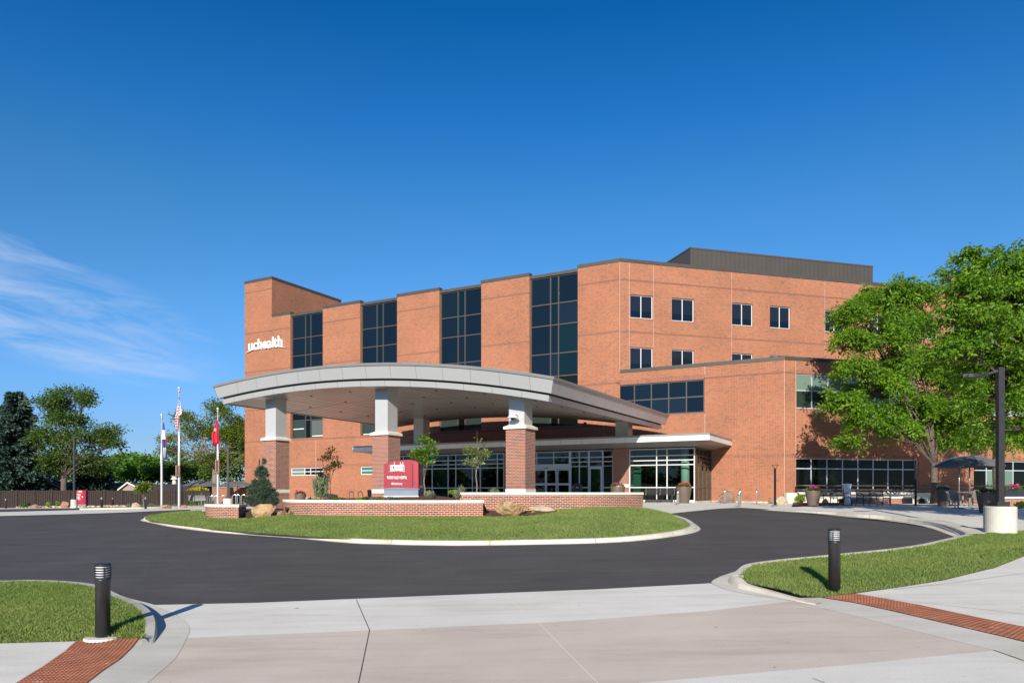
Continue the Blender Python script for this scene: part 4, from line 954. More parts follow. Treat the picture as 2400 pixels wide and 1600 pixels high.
loft('upper_fascia', [(.28, -.134), (.13, -.73), (.08, -.735), (-.12, -.74)], 'metal_panel')
loft('shadow_gap', [(-.10, -.70), (-.11, -.825)], 'reveal')
loft('lower_fascia', [(-.13, -.818), (-.05, -.822), (-.10, -1.09), (-.16, -1.092)], 'metal_panel_low')
def surf(name, dz, inset, m, swap=False):
    mb = MB(); mb.uv = []; ka, kn = 60, 14
    for i in range(ka+1):
        a = cl_+inset+(cr-cl_-2*inset)*i/ka
        for j in range(kn+1):
            n = n0-inset+(n1-n0+2*inset)*j/kn; mb.v.append(CM(a, n, dz)); mb.uv.append((a, n))
    for i in range(ka):
        for j in range(kn): q = i*(kn+1)+j; mb.f.append((q, q+1, q+kn+2, q+kn+1))
    return mb.build(name, m, ca, True)
surf('roof', -.02, -.28, 'metal_cap'); sf = surf('soffit', -1.05, .14, 'soffit')
for i in range(7):
    for j in range(5):
        a = cl_+2.2+i*2.8; n = n0-2.2-j*3.3; p = CM(a, n, -1.075); MB().lathe(p, [(.07, 0), (.07, .03)], 10).build('downlight', 'reveal', sf)
for j in (1, 2):
    n = n0-6*j; mb = MB()
    for i in range(40):
        a = cl_+.2+(cr-cl_-.4)*i/40; b = cl_+.2+(cr-cl_-.4)*(i+1)/40
        mb.add([CM(a, n, -1.056), CM(b, n, -1.056), CM(b, n+.05, -1.056), CM(a, n+.05, -1.056)], [(0, 1, 2, 3)])
    mb.build('seam', 'reveal', sf)
def column(apx, nfront, label):
    """apx: pixel column of the brick corner on plane nfront"""
    a1 = aof(apx, nfront); S = 1.016; s = .81; a0 = a1-S; c_ = (a1+a0)/2; m = nfront-S/2
    zcap = 3.06
    cc = FA(c_, m, 0); g = H(cc[0], cc[1])
    r = MB()
    f = thing_part = None
    mb = MB(); mb.fbox(FA, a0, a1, nfront, nfront-S, g-.3, zcap-.20); base = mb.build('column', 'brick_dark', ca)
    zb = zcap-2.97
    mb = MB(); mb.fbox(FA, a0-.02, a1+.02, nfront+.02, nfront-S-.02, zb-.20, zb); mb.build('stone_band', 'limestone', base)
    mb = MB(); o = .09
    mb.fbox(FA, a0-o, a1+o, nfront+o, nfront-S-o, zcap-.20, zcap-.09)
    P = [FA(u, n_, z) for z, q in ((zcap-.088, o), (zcap, -.08)) for u, n_ in ((a0-q, nfront-S-q), (a1+q, nfront-S-q), (a1+q, nfront+q), (a0-q, nfront+q))]
    P = [FA(u, n_, z) for z, q in ((zcap-.088, o), (zcap, -.08)) for u, n_ in ((a0-q, nfront+q), (a1+q, nfront+q), (a1+q, nfront-S-q), (a0-q, nfront-S-q))]
    mb.hexa(P); mb.build('stone_cap', 'limestone', base)
    d = (S-s)/2; zt = zc(c_)-1.02
    mb = MB(); mb.fbox(FA, a0+d, a1-d, nfront-d, nfront-S+d, zcap-.02, zt+.25); mb.build('metal_shaft', 'metal_plain', base)
    P = [FA(u, n_, zc(u)-q) for q in (1.07, .9) for u, n_ in ((a0+d-.002, n0-.2), (a1-d+.002, n0-.2), (a1-d+.002, nfront-S), (a0+d-.002, nfront-S))]
    mb = MB(); mb.hexa(P); mb.build('beam_plate', 'metal_plain', base)
    return base, (a0, a1)
NCF = -29.32
for px in (646.3, 909.4, 1231.2): column(px, NCF, '')
cam_ = MB(); p = FA(aof(1204, NCF), NCF+.02, hA(1204, 968, NCF))
cc_ = thing('security_camera', 'white dome security camera on the grey shaft of the right canopy column', 'camera', p)
ps = FA(aof(1209, NCF+.1), NCF-.08, hA(1209, 973, NCF))
mb = MB(); mb.tube([ps, (ps[0]+NV[0]*.25, ps[1]+NV[1]*.25, ps[2]+.06), (ps[0]+NV[0]*.34-AV[0]*.05, ps[1]+NV[1]*.34-AV[1]*.05, ps[2]-.02)], .035, 8); mb.build('arm', 'white_paint', cc_, True)
q = (ps[0]+NV[0]*.34-AV[0]*.07, ps[1]+NV[1]*.34-AV[1]*.07, ps[2]-.14)
mb = MB(); mb.lathe(q, [(.26, 0), (.24, .05), (.10, .12), (.09, .2), (.03, .22)], 20); mb.build('housing', 'white_paint', cc_, True)
mb = MB(); mb.lathe((q[0], q[1], q[2]-.11), [(.02, 0), (.09, .03), (.12, .11)], 16); mb.build('dome', 'black_metal', cc_, True)
# rear supports rising from the small canopy
for l, r in ((969.4, 992.), (1442.1, 1472.2)):
    a0, a1 = aof(l, -44.75), aof(r, -44.75); mb = MB(); mb.fbox(FA, a0, a1, -44.75, -45.6, 3.50, zc((a0+a1)/2+1)-.75); mb.build('rear_support', 'metal_plain', ca)
# ================================================================= STREET FURNITURE
def G3(px, py, dz=0.):
    x, y = at(px, py, dz); return (x, y, H(x, y)+dz)
def gp(px, Y, dz=0.): x, y = pd(px, Y); return (x, y, H(x, y)+dz)
def new(name, cat): return thing(name, None, cat)
# black louvred bollard light (origin at its foot), height 1.07
def make_bollard(lens='lens_white', body='black_metal', name='bollard_light', h=1.07, r=.101):
    t = new(name, 'bollard light')
    MB().lathe((0, 0, 0), [(r, 0), (r, h*.765), (r*1.03, h*.77), (r*1.03, h*.79)], 28).build('post', body, t, True)
    hd = MB(); z0 = h*.80
    for k in range(5):
        z = z0+k*h*.034; hd.lathe((0, 0, z-.004), [(r*.9, 0), (r*1.10, .0), (r*1.10, .017), (r*.9, .019)], 28, False)
    hd.lathe((0, 0, z0+h*.166), [(r*1.10, 0), (r*1.10, .03), (r*.9, .045), (.001, .052)], 28)
    for k in range(4):
        a = math.pi*2*(k+.5)/4; hd.box((math.cos(a)*r*1.03, math.sin(a)*r*.98, z0+.08), (.012, .012, .17), a)
    hd.build('louvre_head', body, t)
    MB().lathe((0, 0, z0-.01), [(r*.93, 0), (r*.93, h*.175)], 24).build('lens', lens, t, True)
    return t
bo = Kind(make_bollard(), 'black bollard lights')
g1 = G3(241, 1490, .05); g2 = G3(1955.5, 1379, GR-.02)
bo.place(g1, 'near black bollard light with white louvres in the left front lawn', R(-8))
bo.place(g2, 'black bollard light with white louvres in the right front lawn', R(10))
pad = thing('concrete_pad', 'small round concrete footing around the left black bollard light', 'footing', (g1[0], g1[1], g1[2]))
MB().lathe((g1[0], g1[1], g1[2]-.1), [(.25, 0), (.25, .095)], 24).build('pad', 'concrete_light', pad)
for px, yb, yt, lb in ((14, 1191, 1167.6, 'distant bollard light at the far left edge of the photo'), (238.5, 1193, 1164, 'distant dark bollard light in the small verge beside the red sign'), (264.5, 1185.5, 1165.6, 'slim distant grey bollard light in front of the brown fence'), (341.3, 1192, 1163.8, 'distant black bollard light left of the flagpoles')):
    p = G3(px, yb, .03); h = (yb-yt)/F*p[1]; bo.place(p, lb, 0, h/1.07)
# plain steel bollards
def make_steel():
    t = new('steel_bollard', 'bollard')
    MB().lathe((0, 0, 0), [(.085, 0), (.085, .86), (.08, .885), (.001, .89)], 20).build('post', 'steel', t, True)
    MB().lathe((0, 0, .70), [(.087, 0), (.087, .03)], 20).build('ring', 'frame_dark', t, True)
    return t
sb = Kind(make_steel(), 'stainless steel bollards')
for px, yb, yt, lb in ((1588.8, 1182.5, 1150.8, 'steel bollard in front of the brown planter at the glass entrance'), (1732.4, 1187.5, 1153, 'steel bollard at the edge of the asphalt, right of the entrance'),
                       (1402, 1180, 1157, 'steel bollard behind the right end of the brick garden wall'), (1260, 1181, 1157.5, 'steel bollard just right of the right canopy column'),
                       (1130, 1180, 1157, 'steel bollard left of the right canopy column, behind the garden wall'), (753, 1180.5, 1157, 'steel bollard beside the grey green juniper')):
    p = G3(px, yb, .02); sb.place(p, lb, 0, (yb-yt)/F*p[1]/.89)
# parking lot lamps on concrete bases
def make_lamp(H_, base_r, base_h, pole, arm=1.0, name='street_lamp'):
    t = new(name, 'street lamp')
    MB().lathe((0, 0, -.3), [(base_r, 0), (base_r, base_h+.27), (base_r-.03, base_h+.3)], 36).build('concrete_base', 'concrete_grey', t, False)
    MB().box((0, 0, base_h+H_/2), (pole, pole, H_)).build('pole', 'black_metal', t)
    MB().box((0, 0, base_h+.07), (pole*2.1, pole*2.1, .14)).build('base_plate', 'black_metal', t)
    z = base_h+H_
    if arm:
        m = MB(); n = 9; hw = []; 
        for i in range(n):
            q = i/(n-1); x = -pole/2-arm*q; w_ = .05+.13*math.sin(max(0, (q-.35)/.65)*math.pi)**.6 if q > .35 else .045+.02*abs(q-.1)
            zz = z-.10-.14*min(1, q/.45)+.0*q; hh = .10 if q > .35 else .06
            m.v += [(x, -w_, zz-hh*.55), (x, w_, zz-hh*.55), (x, w_*.75, zz+hh*.5), (x, -w_*.75, zz+hh*.5)]
        for i in range(n-1):
            for k in range(4): a = i*4+k; b = i*4+(k+1) % 4; m.f.append((a, a+4, b+4, b))
        m.f += [(3, 2, 1, 0), tuple((n-1)*4+k for k in range(4))]
        lu = m.build('luminaire', 'black_metal', t)
        MB().box((-pole/2-arm*.72, 0, z-.273), (arm*.36, .16, .012)).build('lens', 'frame_grey', lu)
    return t
p = G3(2344, 1249, GR-.03); Y = p[1]; s = Y/F
lm = make_lamp(325*s, 33.5*s, 63*s, 13.4*s, 78*s); lm.location = p; lm.rotation_euler = (0, 0, R(-4))
tag(lm, 'large near black lamp post on a round concrete base at the right edge')
p = G3(534.5, 1184, .02); Y = 56; p = gp(534.5, Y); s = Y/F
lm = make_lamp(120*s, 11*s, (1184-1161.7)*s*.98, 4.2*s, 0); lm.location = p
MB().box((0, 0, 142*s), (20*s, .3, 2.4*s)).build('luminaire', 'black_metal', lm); tag(lm, 'black lamp post with flat head on a concrete base, left of the brick tower')
p = G3(173.8, 1190, .03); s = p[1]/F
lm = make_lamp(148*s, 7.2*s, 20*s, 3.6*s, 0); lm.location = p
MB().box((7*s, 0, 166*s), (14*s, .25, 1.8*s)).build('luminaire', 'black_metal', lm); tag(lm, 'tall black lamp post on a concrete base beside the red sign')
# slim post lamps with a disc on a forked neck
def make_post(h=3.2):
    t = new('post_lamp', 'post lamp')
    MB().lathe((0, 0, 0), [(.16, 0), (.16, .03), (.062, .035), (.062, h-.28)], 14).build('post', 'black_metal', t, True)
    m = MB(); m.lathe((0, 0, h-.04), [(.03, -.02), (.20, .01), (.20, .03), (.05, .05)], 20)
    for s_ in (-1, 1): m.tube([(s_*.05, 0, h-.3), (s_*.07, 0, h-.2), (s_*.15, 0, h-.05)], .018, 6)
    m.build('lamp_head', 'black_metal', t); return t
pl_ = Kind(make_post(), 'slim black post lamps')
for px, yb, yt, lb in ((1816.5, 1183.5, 1088.5, 'slim black post lamp in front of the brick wall, left of the building corner'), (2146, 1186, 1076, 'slim black post lamp between the benches and the tree trunk'), (761.5, 1176, 1105, 'slim black post lamp in front of the grey green juniper'), (427, 1187, 1121, 'slim black post lamp right of the middle flagpole')):
    p = G3(px, yb, .02 if px < 1700 else .1)
    if px == 761.5: p = gp(px, 50)
    if px == 427: p = gp(px, 66)
    h = p[1]*((yb if px != 761.5 and px != 427 else HZ-p[2]*F/p[1])-yt)/F; pl_.place(p, lb, 0, (1 if px > 1000 else .8, 1, h/3.2))
# ---- flagpoles
def flagpole(px, Y, ytop, ybase, label, r=.095):
    p = pd(px, Y); z0 = min(zat(ybase, Y), H(*p)-.02); h = zat(ytop, Y)-z0; t = thing('flagpole', label, 'flagpole', (p[0], p[1], z0), 'flagpoles'); OFF[t] = Vector((0, 0, 0))
    MB().lathe((0, 0, 0), [(r*1.25, 0), (r, .3), (r*.98, h*.4), (r*.5, h-.5)], 14).build('pole', 'silver_pole', t, True)
    MB().lathe((0, 0, h-.5), [(.05, 0), (.095, .05), (.095, .16), (.03, .2)], 12).build('truck', 'steel', t, True)
    MB().lathe((0, 0, h-.3), [(.02, 0), (.09, .05), (.12, .14), (.09, .23), (.01, .28)], 12).build('ball', 'silver_pole', t, True)
    return t, h
def flag(name, label, px, Y, x0, x1, y0, y1, shape, bands, seed):
    """hanging folded cloth. shape: list of (t, left, right) in pixels from px; bands(t, s)->material index"""
    p = pd(px, Y); t_ = thing(name, label, 'flag', (p[0], p[1], zat(y1, Y))); s = Y/F; nn, kk = 40, 14
    mats = []
    V = []; Fc = {}
    for i in range(nn+1):
        t = i/nn; l, r_ = interp(shape, t)
        for k in range(kk+1):
            q = k/kk; x = (l+(r_-l)*q)*s; yy = .10*math.sin(q*math.pi*3+seed+t*2.5)*(.4+t)-.13
            V.append((p[0]+x, p[1]+yy, zat(y0+(y1-y0)*t, Y)+.15*math.sin(q*5+seed)*s*8*t*.3))
    for i in range(nn):
        for k in range(kk):
            a = i*(kk+1)+k; Fc.setdefault(bands((i+.5)/nn, (k+.5)/kk), []).append((a, a+kk+1, a+kk+2, a+1))
    mb = MB(); mb.v = V; mb.f = []; names = list(Fc)
    for n_ in names: mb.f += Fc[n_]
    o = mb.build('cloth', names[0], t_, True)
    for n_ in names[1:]: o.data.materials.append(MT[n_])
    i = 0
    for j, n_ in enumerate(names):
        for _ in Fc[n_]: o.data.polygons[i].material_index = j; i += 1
    return t_
flagpole(378.8, 62, 968, 1186, 'shortest silver flagpole, leftmost of the three')
fp2, _ = flagpole(419.8, 58, 905, 1190.5, 'tallest silver flagpole in the middle')
fp3, _ = flagpole(510.5, 62, 953, 1180, 'silver flagpole beside the brick building, rightmost of the three')
flag('state_flag', 'limp blue white and red state flag on the left flagpole', 381, 62, 0, 0, 990, 1077, [(0, 3, 5), (.18, 1, 8), (.38, -1, 10), (.55, -1, 12), (.6, 2, 12), (1, 6, 11)],
     lambda t, s: 'fabric_blue' if t < .2 or t > .94 else ('white_paint' if t < .44 and s < .72 else ('sign_red' if t < .6 and s > .5 else ('fabric_blue' if t < .68 else ('white_paint' if s < .6 else 'fabric_blue')))), .5)
flag('national_flag', 'limp striped red and white flag on the tallest flagpole', 420.5, 58, 0, 0, 931, 1010, [(0, -1, 1), (.15, -3, 4), (.45, -6, 8), (.5, -7, 8), (.56, -8, 1), (.8, -8, 0), (1, -3, -1)],
     lambda t, s: ('fabric_blue' if (int(t*60)+int(s*10)) % 3 else 'white_paint') if t < .28 else ('fabric_red' if int(t*26+s*3.) % 2 else 'white_paint'), 1.5)
flag('red_flag', 'limp plain crimson flag on the right flagpole', 510, 62, 0, 0, 983, 1046, [(0, -2, 0), (.2, -5, 2), (.6, -12, 3), (.85, -9, 5), (.88, -9, 4), (.9, -10, -2), (1, -8, -4)],
     lambda t, s: 'white_paint' if .32 < t < .42 and .2 < s < .45 else 'fabric_red', 2.5)
for fp, px, Y, y0, y1, lb in ((fp2, 417, 57.7, 1090, 1115, 'brown framed box fixed on the middle flagpole'), (fp3, 509.5, 61.7, 1077, 1107.5, 'brown framed box fixed on the right flagpole')):
    p = pd(px, Y); s = Y/F; t_ = thing('pole_box', lb, 'equipment box', (p[0], p[1], zat(y1, Y)))
    c = (p[0], p[1], (zat(y0, Y)+zat(y1, Y))/2); hh = (y1-y0)*s
    MB().box(c, (9.5*s, .14, hh)).build('case', 'rock_red', t_); MB().box((c[0], c[1]-.075, c[2]), (5*s, .02, hh*.9)).build('panel', 'black_metal', t_)
# ---- planters (round tapered) and their flowers
def make_planter(h=.9, r=.44):
    t = new('round_planter', 'planter')
    MB().lathe((0, 0, 0), [(r*.68, 0), (r*.80, h*.35), (r*.93, h*.7), (r, h*.94), (r, h), (r*.92, h), (r*.90, h*.93)], 32, False).add([], []).build('pot', 'planter_brown', t, True)
    MB().lathe((0, 0, h*.9), [(r*.9, 0), (.001, .01)], 24, False).build('soil', 'soil', t); return t
rnd = random.Random(5)
def quads(centers, size, spread_dir=None, asp=.45, seed=1, up=.3, norm_bias=None):
    """one rhombic leaf per centre; returns V, F"""
    rg = np.random.default_rng(seed); n = len(centers); C = np.asarray(centers, float)
    d = rg.normal(size=(n, 3)); d[:, 2] = d[:, 2]*.7+up
    if spread_dir is not None: d = d*.6+spread_dir
    d /= np.linalg.norm(d, axis=1)[:, None]
    q = rg.normal(size=(n, 3)); sd = np.cross(d, q); sd /= np.linalg.norm(sd, axis=1)[:, None]
    s = size*(.65+.7*rg.random(n))[:, None] if np.isscalar(size) else size[:, None]
    V = np.stack([C, C+d*s*.5+sd*s*asp*.5, C+d*s, C+d*s*.5-sd*s*asp*.5], 1).reshape(-1, 3)
    return V, np.arange(4*n).reshape(-1, 4)
def blob_pts(n, c, r, seed=1, shell=.45, flat=1., noise_=.0):
    rg = np.random.default_rng(seed); d = rg.normal(size=(n, 3)); d /= np.linalg.norm(d, axis=1)[:, None]
    rad = (shell+(1-shell)*rg.random(n)**.7)[:, None]
    return np.asarray(c)+d*rad*np.asarray(r)
def plant(name, cat, label, loc, parts, group=None):
    """parts: (part name, material, points (local), leaf size, aspect, up, seed)"""
    t = thing(name, label, cat, loc, group); OFF[t] = Vector((0, 0, 0))
    for nm, m, pts, size, asp, up_, sd in parts:
        V, Fq = quads(pts, size, None, asp, sd, up_); fast_mesh(nm, V, Fq, m, t)
    return t
def flowers(label, loc, r, mats=('petal_pink',), n=9, h=.22, seed=3, cat='flowers', grass=False):
    rg = random.Random(seed); t = thing('potted_flowers', label, cat, loc, 'flowers growing in the planters'); OFF[t] = Vector((0, 0, 0))
    V, Fq = quads(blob_pts(260, (0, 0, h*.25), (r*.85, r*.85, h*.6), seed), .11, None, .6, seed, .5); fast_mesh('leaves', V, Fq, 'leaf_mid', t)
    pts = []
    for k in range(n):
        a = rg.uniform(0, 6.28); q = r*.75*math.sqrt(rg.random()); pts.append(blob_pts(34, (q*math.cos(a), q*math.sin(a), h*rg.uniform(.6, 1.15)), (.085, .085, .06), seed+k, .2))
    V, Fq = quads(np.concatenate(pts), .06, None, .9, seed, .3); fast_mesh('blossoms', V, Fq, mats[0], t)
    return t
pk = Kind(make_planter(), 'round brown planters')
PLN = [(1602.3, 1178, 1140.3, 36.7, 'round brown planter at the glass entrance beside a black bench', 'pink red flowers in the planter at the glass entrance', 'petal_red'),
       (1905.5, 1185, 1149.3, 35, 'round brown planter left of the first bench on the right pavement', 'pink flowers in the planter beside the left bench', 'petal_pink'),
       (2314, 1202.5, 1154, 45, 'large round brown planter partly behind the near lamp post', 'tall grass and pink flowers in the large planter behind the lamp post', 'petal_pink'),
       (1447.5, 1177, 1139, 35, 'round brown planter in front of the brick entrance pier', 'pink flowers in the planter before the brick entrance pier', 'petal_pink'),
       (584, 1183, 1160, 17, 'brown planter behind the small pine tree', 'red flowers in the planter behind the pine', 'petal_red'),
       (704.3, 1181, 1157, 27, 'brown planter left of the grey green juniper', 'pink flowers in the planter left of the juniper', 'petal_pink'),
       (866, 1180, 1147, 10, 'dark planter mostly hidden behind the middle canopy column', None, None),
       (2210, 1187, 1146, 30, 'dark round planter behind the grey patio chairs', 'white flowers in the dark planter behind the patio chairs', 'petal_white')]
for px, yb, yt, wpx, lb, fl, fm in PLN:
    dz = .14 if px > 1850 else .02; p = G3(px, yb, dz)
    if px in (584, 704.3, 866): p = gp(px, 55 if px != 584 else 58, .02)
    if px == 1602.3: p = gp(px, 43.3, .02)
    if px == 1447.5: p = gp(px, 45.5, .02)
    s = p[1]/F; yb2 = HZ-p[2]/s; h = (yb2-yt)*s; sc = (wpx*s/.88, wpx*s/.88, h/.9)
    pk.place(p, lb, 0, sc)
    if fl: flowers(fl, (p[0], p[1], p[2]+h*.94), wpx*s*.5, (fm,), 8 if px != 2314 else 3, .26 if px < 2200 else .22, int(px))
    if px == 2314:
        pts = [(p[0]+rnd.uniform(-.25, .25), p[1]+rnd.uniform(-.25, .25), p[2]+h*.9) for _ in range(60)]
        V, Fq = quads(pts, .55, np.array([0, 0, 1.6]), .03, 4, 1.5); fast_mesh('grass_tuft', V, Fq, 'leaf_sage', None); tag(bpy.context.scene.objects['grass_tuft'], 'spiky grass tuft rising from the large planter behind the lamp post', 'grass')
# ---- benches
def make_bench():
    t = new('bench', 'bench'); W = 1.83
    m = MB()
    for k in range(13): y = -.23+k*.037; m.box((0, y, .44+.0*y), (W-.08, .026, .012))
    m.build('seat', 'black_metal', t)
    m = MB()
    for k in range(11): z = .50+k*.034; m.box((0, .255+.19*(z-.5), z), (W-.08, .014, .029))
    m.build('backrest', 'black_metal', t)
    for s_ in (-1, 0, 1):
        x = s_*(W/2-.04) if s_ else 0; m = MB()
        m.tube([(x, -.27, 0), (x, -.255, .25), (x, -.24, .44)], .022, 8); m.tube([(x, .34, 0), (x, .27, .25), (x, .25, .46), (x, .33, .88)], .022, 8)
        m.tube([(x, -.25, .43), (x, .26, .43)], .02, 8)
        m.tube([(x, .29, .66), (x, .05, .69), (x, -.16, .67), (x, -.25, .60), (x, -.22, .46)], .02, 8)
        m.build('side_frame', 'black_metal', t)
    return t
bk = Kind(make_bench(), 'black slatted metal benches')
ba = math.atan2(AV[1], AV[0]); bb = math.atan2(BV[1], BV[0])
for px, yb, yt, lb, rz in ((1546, 1178, 1143, 'black slatted bench against the glass at the entrance', ba), (1961, 1185.3, 1147, 'left black slatted bench on the right pavement, beside the round planter', bb), (2054, 1186.3, 1148, 'right black slatted bench standing before the low brick planter wall', bb)):
    p = G3(px, yb, .14) if px > 1700 else gp(px, 44.6, .02); s = p[1]/F; bk.place((p[0], p[1]+.3, H(p[0], p[1]+.3)+(.155 if px > 1700 else .02)), lb, rz, (yb-yt)*s/.88)
p = gp(1095, 44, .02); bk.place(p, 'black bench in the shade under the canopy, behind the small white-flowered bushes', ba, 1.)
# litter bin, sign posts
p = gp(1353, 43.5, .02); s = 43.5/F
t = thing('litter_bin', 'dark plastic litter bin in front of the glass beside the sliding doors', 'litter bin', p); OFF[t] = Vector((0, 0, 0)); hh = zat(1131, 43.5)-p[2]
MB().lathe((0, 0, 0), [(.24, 0), (.27, .1), (.30, hh*.66)], 24).build('body', 'trash', t, True)
m = MB(); m.lathe((0, 0, hh*.66), [(.33, 0), (.33, .05), (.30, .06)], 24); m.lathe((0, 0, hh*.84), [(.32, 0), (.31, hh*.05), (.24, hh*.11), (.05, hh*.16)], 24)
for k in range(4): a = R(45+90*k); m.box((math.cos(a)*.27, math.sin(a)*.27, hh*.76), (.10, .16, hh*.2), a)
m.build('lid', 'trash', t)
p = G3(1986, 1184, .14); s = p[1]/F
t = thing('sign_stand', 'plain white upright cabinet between the two benches', 'cabinet', p); OFF[t] = Vector((0, 0, 0))
MB().box((0, 0, 24.5*s), (12*s, .28, 45*s)).build('cabinet', 'white_paint', t); MB().box((0, 0, 49*s), (13.4*s, .36, 3.5*s)).build('top', 'white_paint', t)
# ---- hoops (bicycle racks)
def make_hoop():
    t = new('bike_rack', 'bike rack'); m = MB(); r = .19; h = .9
    m.tube([(-r, 0, 0), (-r, 0, h-r)]+[(-r*math.cos(a), 0, h-r+r*math.sin(a)) for a in [math.pi*k/10 for k in range(1, 10)]]+[(r, 0, h-r), (r, 0, 0)], .03, 8)
    m.build('hoop', 'steel', t, True)
    m = MB()
    for s_ in (-1, 1): m.lathe((s_*r, 0, 0), [(.06, 0), (.06, .012), (.03, .014)], 12)
    m.build('foot_plate', 'steel', t); return t
hk = Kind(make_hoop(), 'steel hoop bike racks')
for px, yb, yt, rz, lb in ((1699.5, 1180, 1144.5, 1.18, 'steel hoop bike rack in front of the brown boulder by the entrance'), (1735.5, 1180, 1145.5, 1.18, 'steel hoop bike rack directly behind the steel bollard'), (1773.5, 1181.5, 1145.8, 1.22, 'steel hoop bike rack right of the steel bollard, against plain brick'),
                        (823.5, 1178, 1151, .75, 'steel hoop bike rack, left of the pair beside the middle canopy column'), (844.5, 1177, 1151, .75, 'dark hoop bike rack, right of the pair beside the middle canopy column'),
                        (550, 1181, 1158.5, .1, 'steel hoop bike rack nearest the concrete lamp base left of the tower'), (557.5, 1181, 1158.5, .1, 'steel hoop bike rack in the middle of the row at the low brick wall'), (571, 1181, 1158.5, .1, 'steel hoop bike rack at the tower corner'),
                        (491, 1181, 1161, .2, 'steel hoop bike rack at the left end of the low brick wall'), (497.5, 1181, 1161, .2, 'steel hoop bike rack second from the left end of the low brick wall'), (507, 1181, 1161, .2, 'steel hoop bike rack beside the right flagpole'), (524, 1181, 1160, .2, 'steel hoop bike rack just left of the concrete lamp base')):
    p = G3(px, yb, .02) if px > 1000 else gp(px, 62 if px < 600 else 55, .02)
    s = p[1]/F; h = (HZ-p[2]/s-yt)*s; hk.place(p, lb, rz, (1, 1, h/.9))
# ---- handrail along the right facade
def rail(label, m0, z, r, u0, u1):
    t = thing('handrail', label, 'handrail', FB(u0, m0, z)); m = MB()
    pts = [FB(u0+.55, mB2+.02, z)]+[FB(u0+.55-.55*math.sin(a), mB2+.06+(m0-mB2-.06)*(1-math.cos(a)), z) for a in [math.pi/2*k/7 for k in range(1, 8)]]+[FB(u0+1.5, m0, z), FB(u1, m0, z)]
    m.tube(pts[2:], r, 10); return m, t
for z, r, nm in ((zat(1137, 46), .045, 'slim upper bronze handrail along the right wing'), (zat(1147.5, 46), .07, 'thick lower bronze handrail along the right wing')):
    m, t = rail(nm, mB2+1.15, z, r, bE+.5, bE+33); m.build('pipe', 'bronze_rail', t, True)
    m = MB()
    for u in np.arange(bE+1.6, bE+33, 2.4): a = FB(u, mB2+1.15, z); b = FB(u, mB2+.15, z-.05); m.tube([a, b], .02, 6)
    m.build('bracket', 'bronze_rail', t)
# brick planter walls on the right
def boxwall(label, u0, u1, m0, m1, z0, z1):
    t = thing('planter_wall', label, 'planter wall', FB(u0, m0, z0)); MB().fbox(FB, u0, u1, m0, m1, z0, z1-.09).build('brickwork', 'brick_dark', t)
    MB().fbox(FB, u0-.03, u1+.03, m0+.03, m1-.03, z1-.09, z1).build('coping', 'limestone', t)
    return t
mW = MB_(*pd(2060, 44)); 
boxwall('low brick planter wall with stone coping behind the right bench', bof(1998, mW), bof(2139, mW), mW, mW-.8, -1.3, zat(1163.5, DB(2060, mW)))
mW2 = MB_(*pd(2380, 38)); boxwall('low brick planter wall with stone coping behind the near lamp post', bof(2352, mW2), bof(2620, mW2), mW2, mW2-.8, -1.3, zat(1163.5, DB(2380, mW2)))
z_ = zat(1163.5, DB(2380, mW2)); t = thing('box_planter', 'long dark box planter on the brick wall at the right edge', 'planter', FB(bof(2364, mW2), mW2-.3, z_))
MB().fbox(FB, bof(2361, mW2), bof(2440, mW2), mW2-.1, mW2-.55, z_+.002, z_+.36).build('box', 'trash', t)
flowers('pink flowers and foliage in the dark box planter at the right edge', (*FB(bof(2385, mW2), mW2-.3, 0)[:2], z_+.36), .5, ('petal_pink',), 8, .25, 77)
# ---- umbrellas and patio sets
def make_umbrella(h=2.45, r=1.55):
    t = new('patio_umbrella', 'umbrella')
    m = MB(); n = 4; K_ = 8; vs = []
    for s_ in range(2):
        pass
    def cup(ax, ay, q): return (ax, ay, h-.42*q*q)
    m = MB()
    for w0 in range(4):
        a0 = math.pi/2*w0+.3; pts = []
        for i in range(7):
            q = i/6
            for j in range(7):
                b = a0+(j/6-.5)*math.pi/2*1.03; e = q*r*(1.0-.10*math.cos((j/6-.5)*math.pi)); pts.append((e*math.cos(b), e*math.sin(b), h-.48*(q**1.9)-.05*math.sin(math.pi*j/6)*q))
        m.add(pts, [(i*7+j, i*7+j+1, i*7+j+8, i*7+j+7) for i in range(6) for j in range(6)])
    m.build('canopy', 'umbrella_fabric', t)
    m = MB()
    for w0 in range(4):
        a = math.pi/2*(w0+.5)+.3; m.tube([(r*q*math.cos(a), r*q*math.sin(a), h-.48*q**1.9+.015) for q in (0, .25, .5, .75, 1)], .025, 6)
    m.build('rib', 'steel', t)
    MB().lathe((0, 0, 0), [(.03, 0), (.03, h)], 10).build('pole', 'steel', t, True); return t
um = Kind(make_umbrella(), 'grey curved patio umbrellas')
def make_table():
    t = new('patio_table', 'table'); 
    MB().lathe((0, 0, .74), [(.5, 0), (.52, .01), (.52, .03), (.5, .035)], 24).build('table_top', 'patio_grey', t)
    m = MB(); m.lathe((0, 0, 0), [(.05, 0), (.05, .74)], 10); m.box((0, 0, .02), (.7, .1, .04)); m.box((0, 0, .02), (.1, .7, .04)); m.build('pedestal', 'patio_grey', t); return t
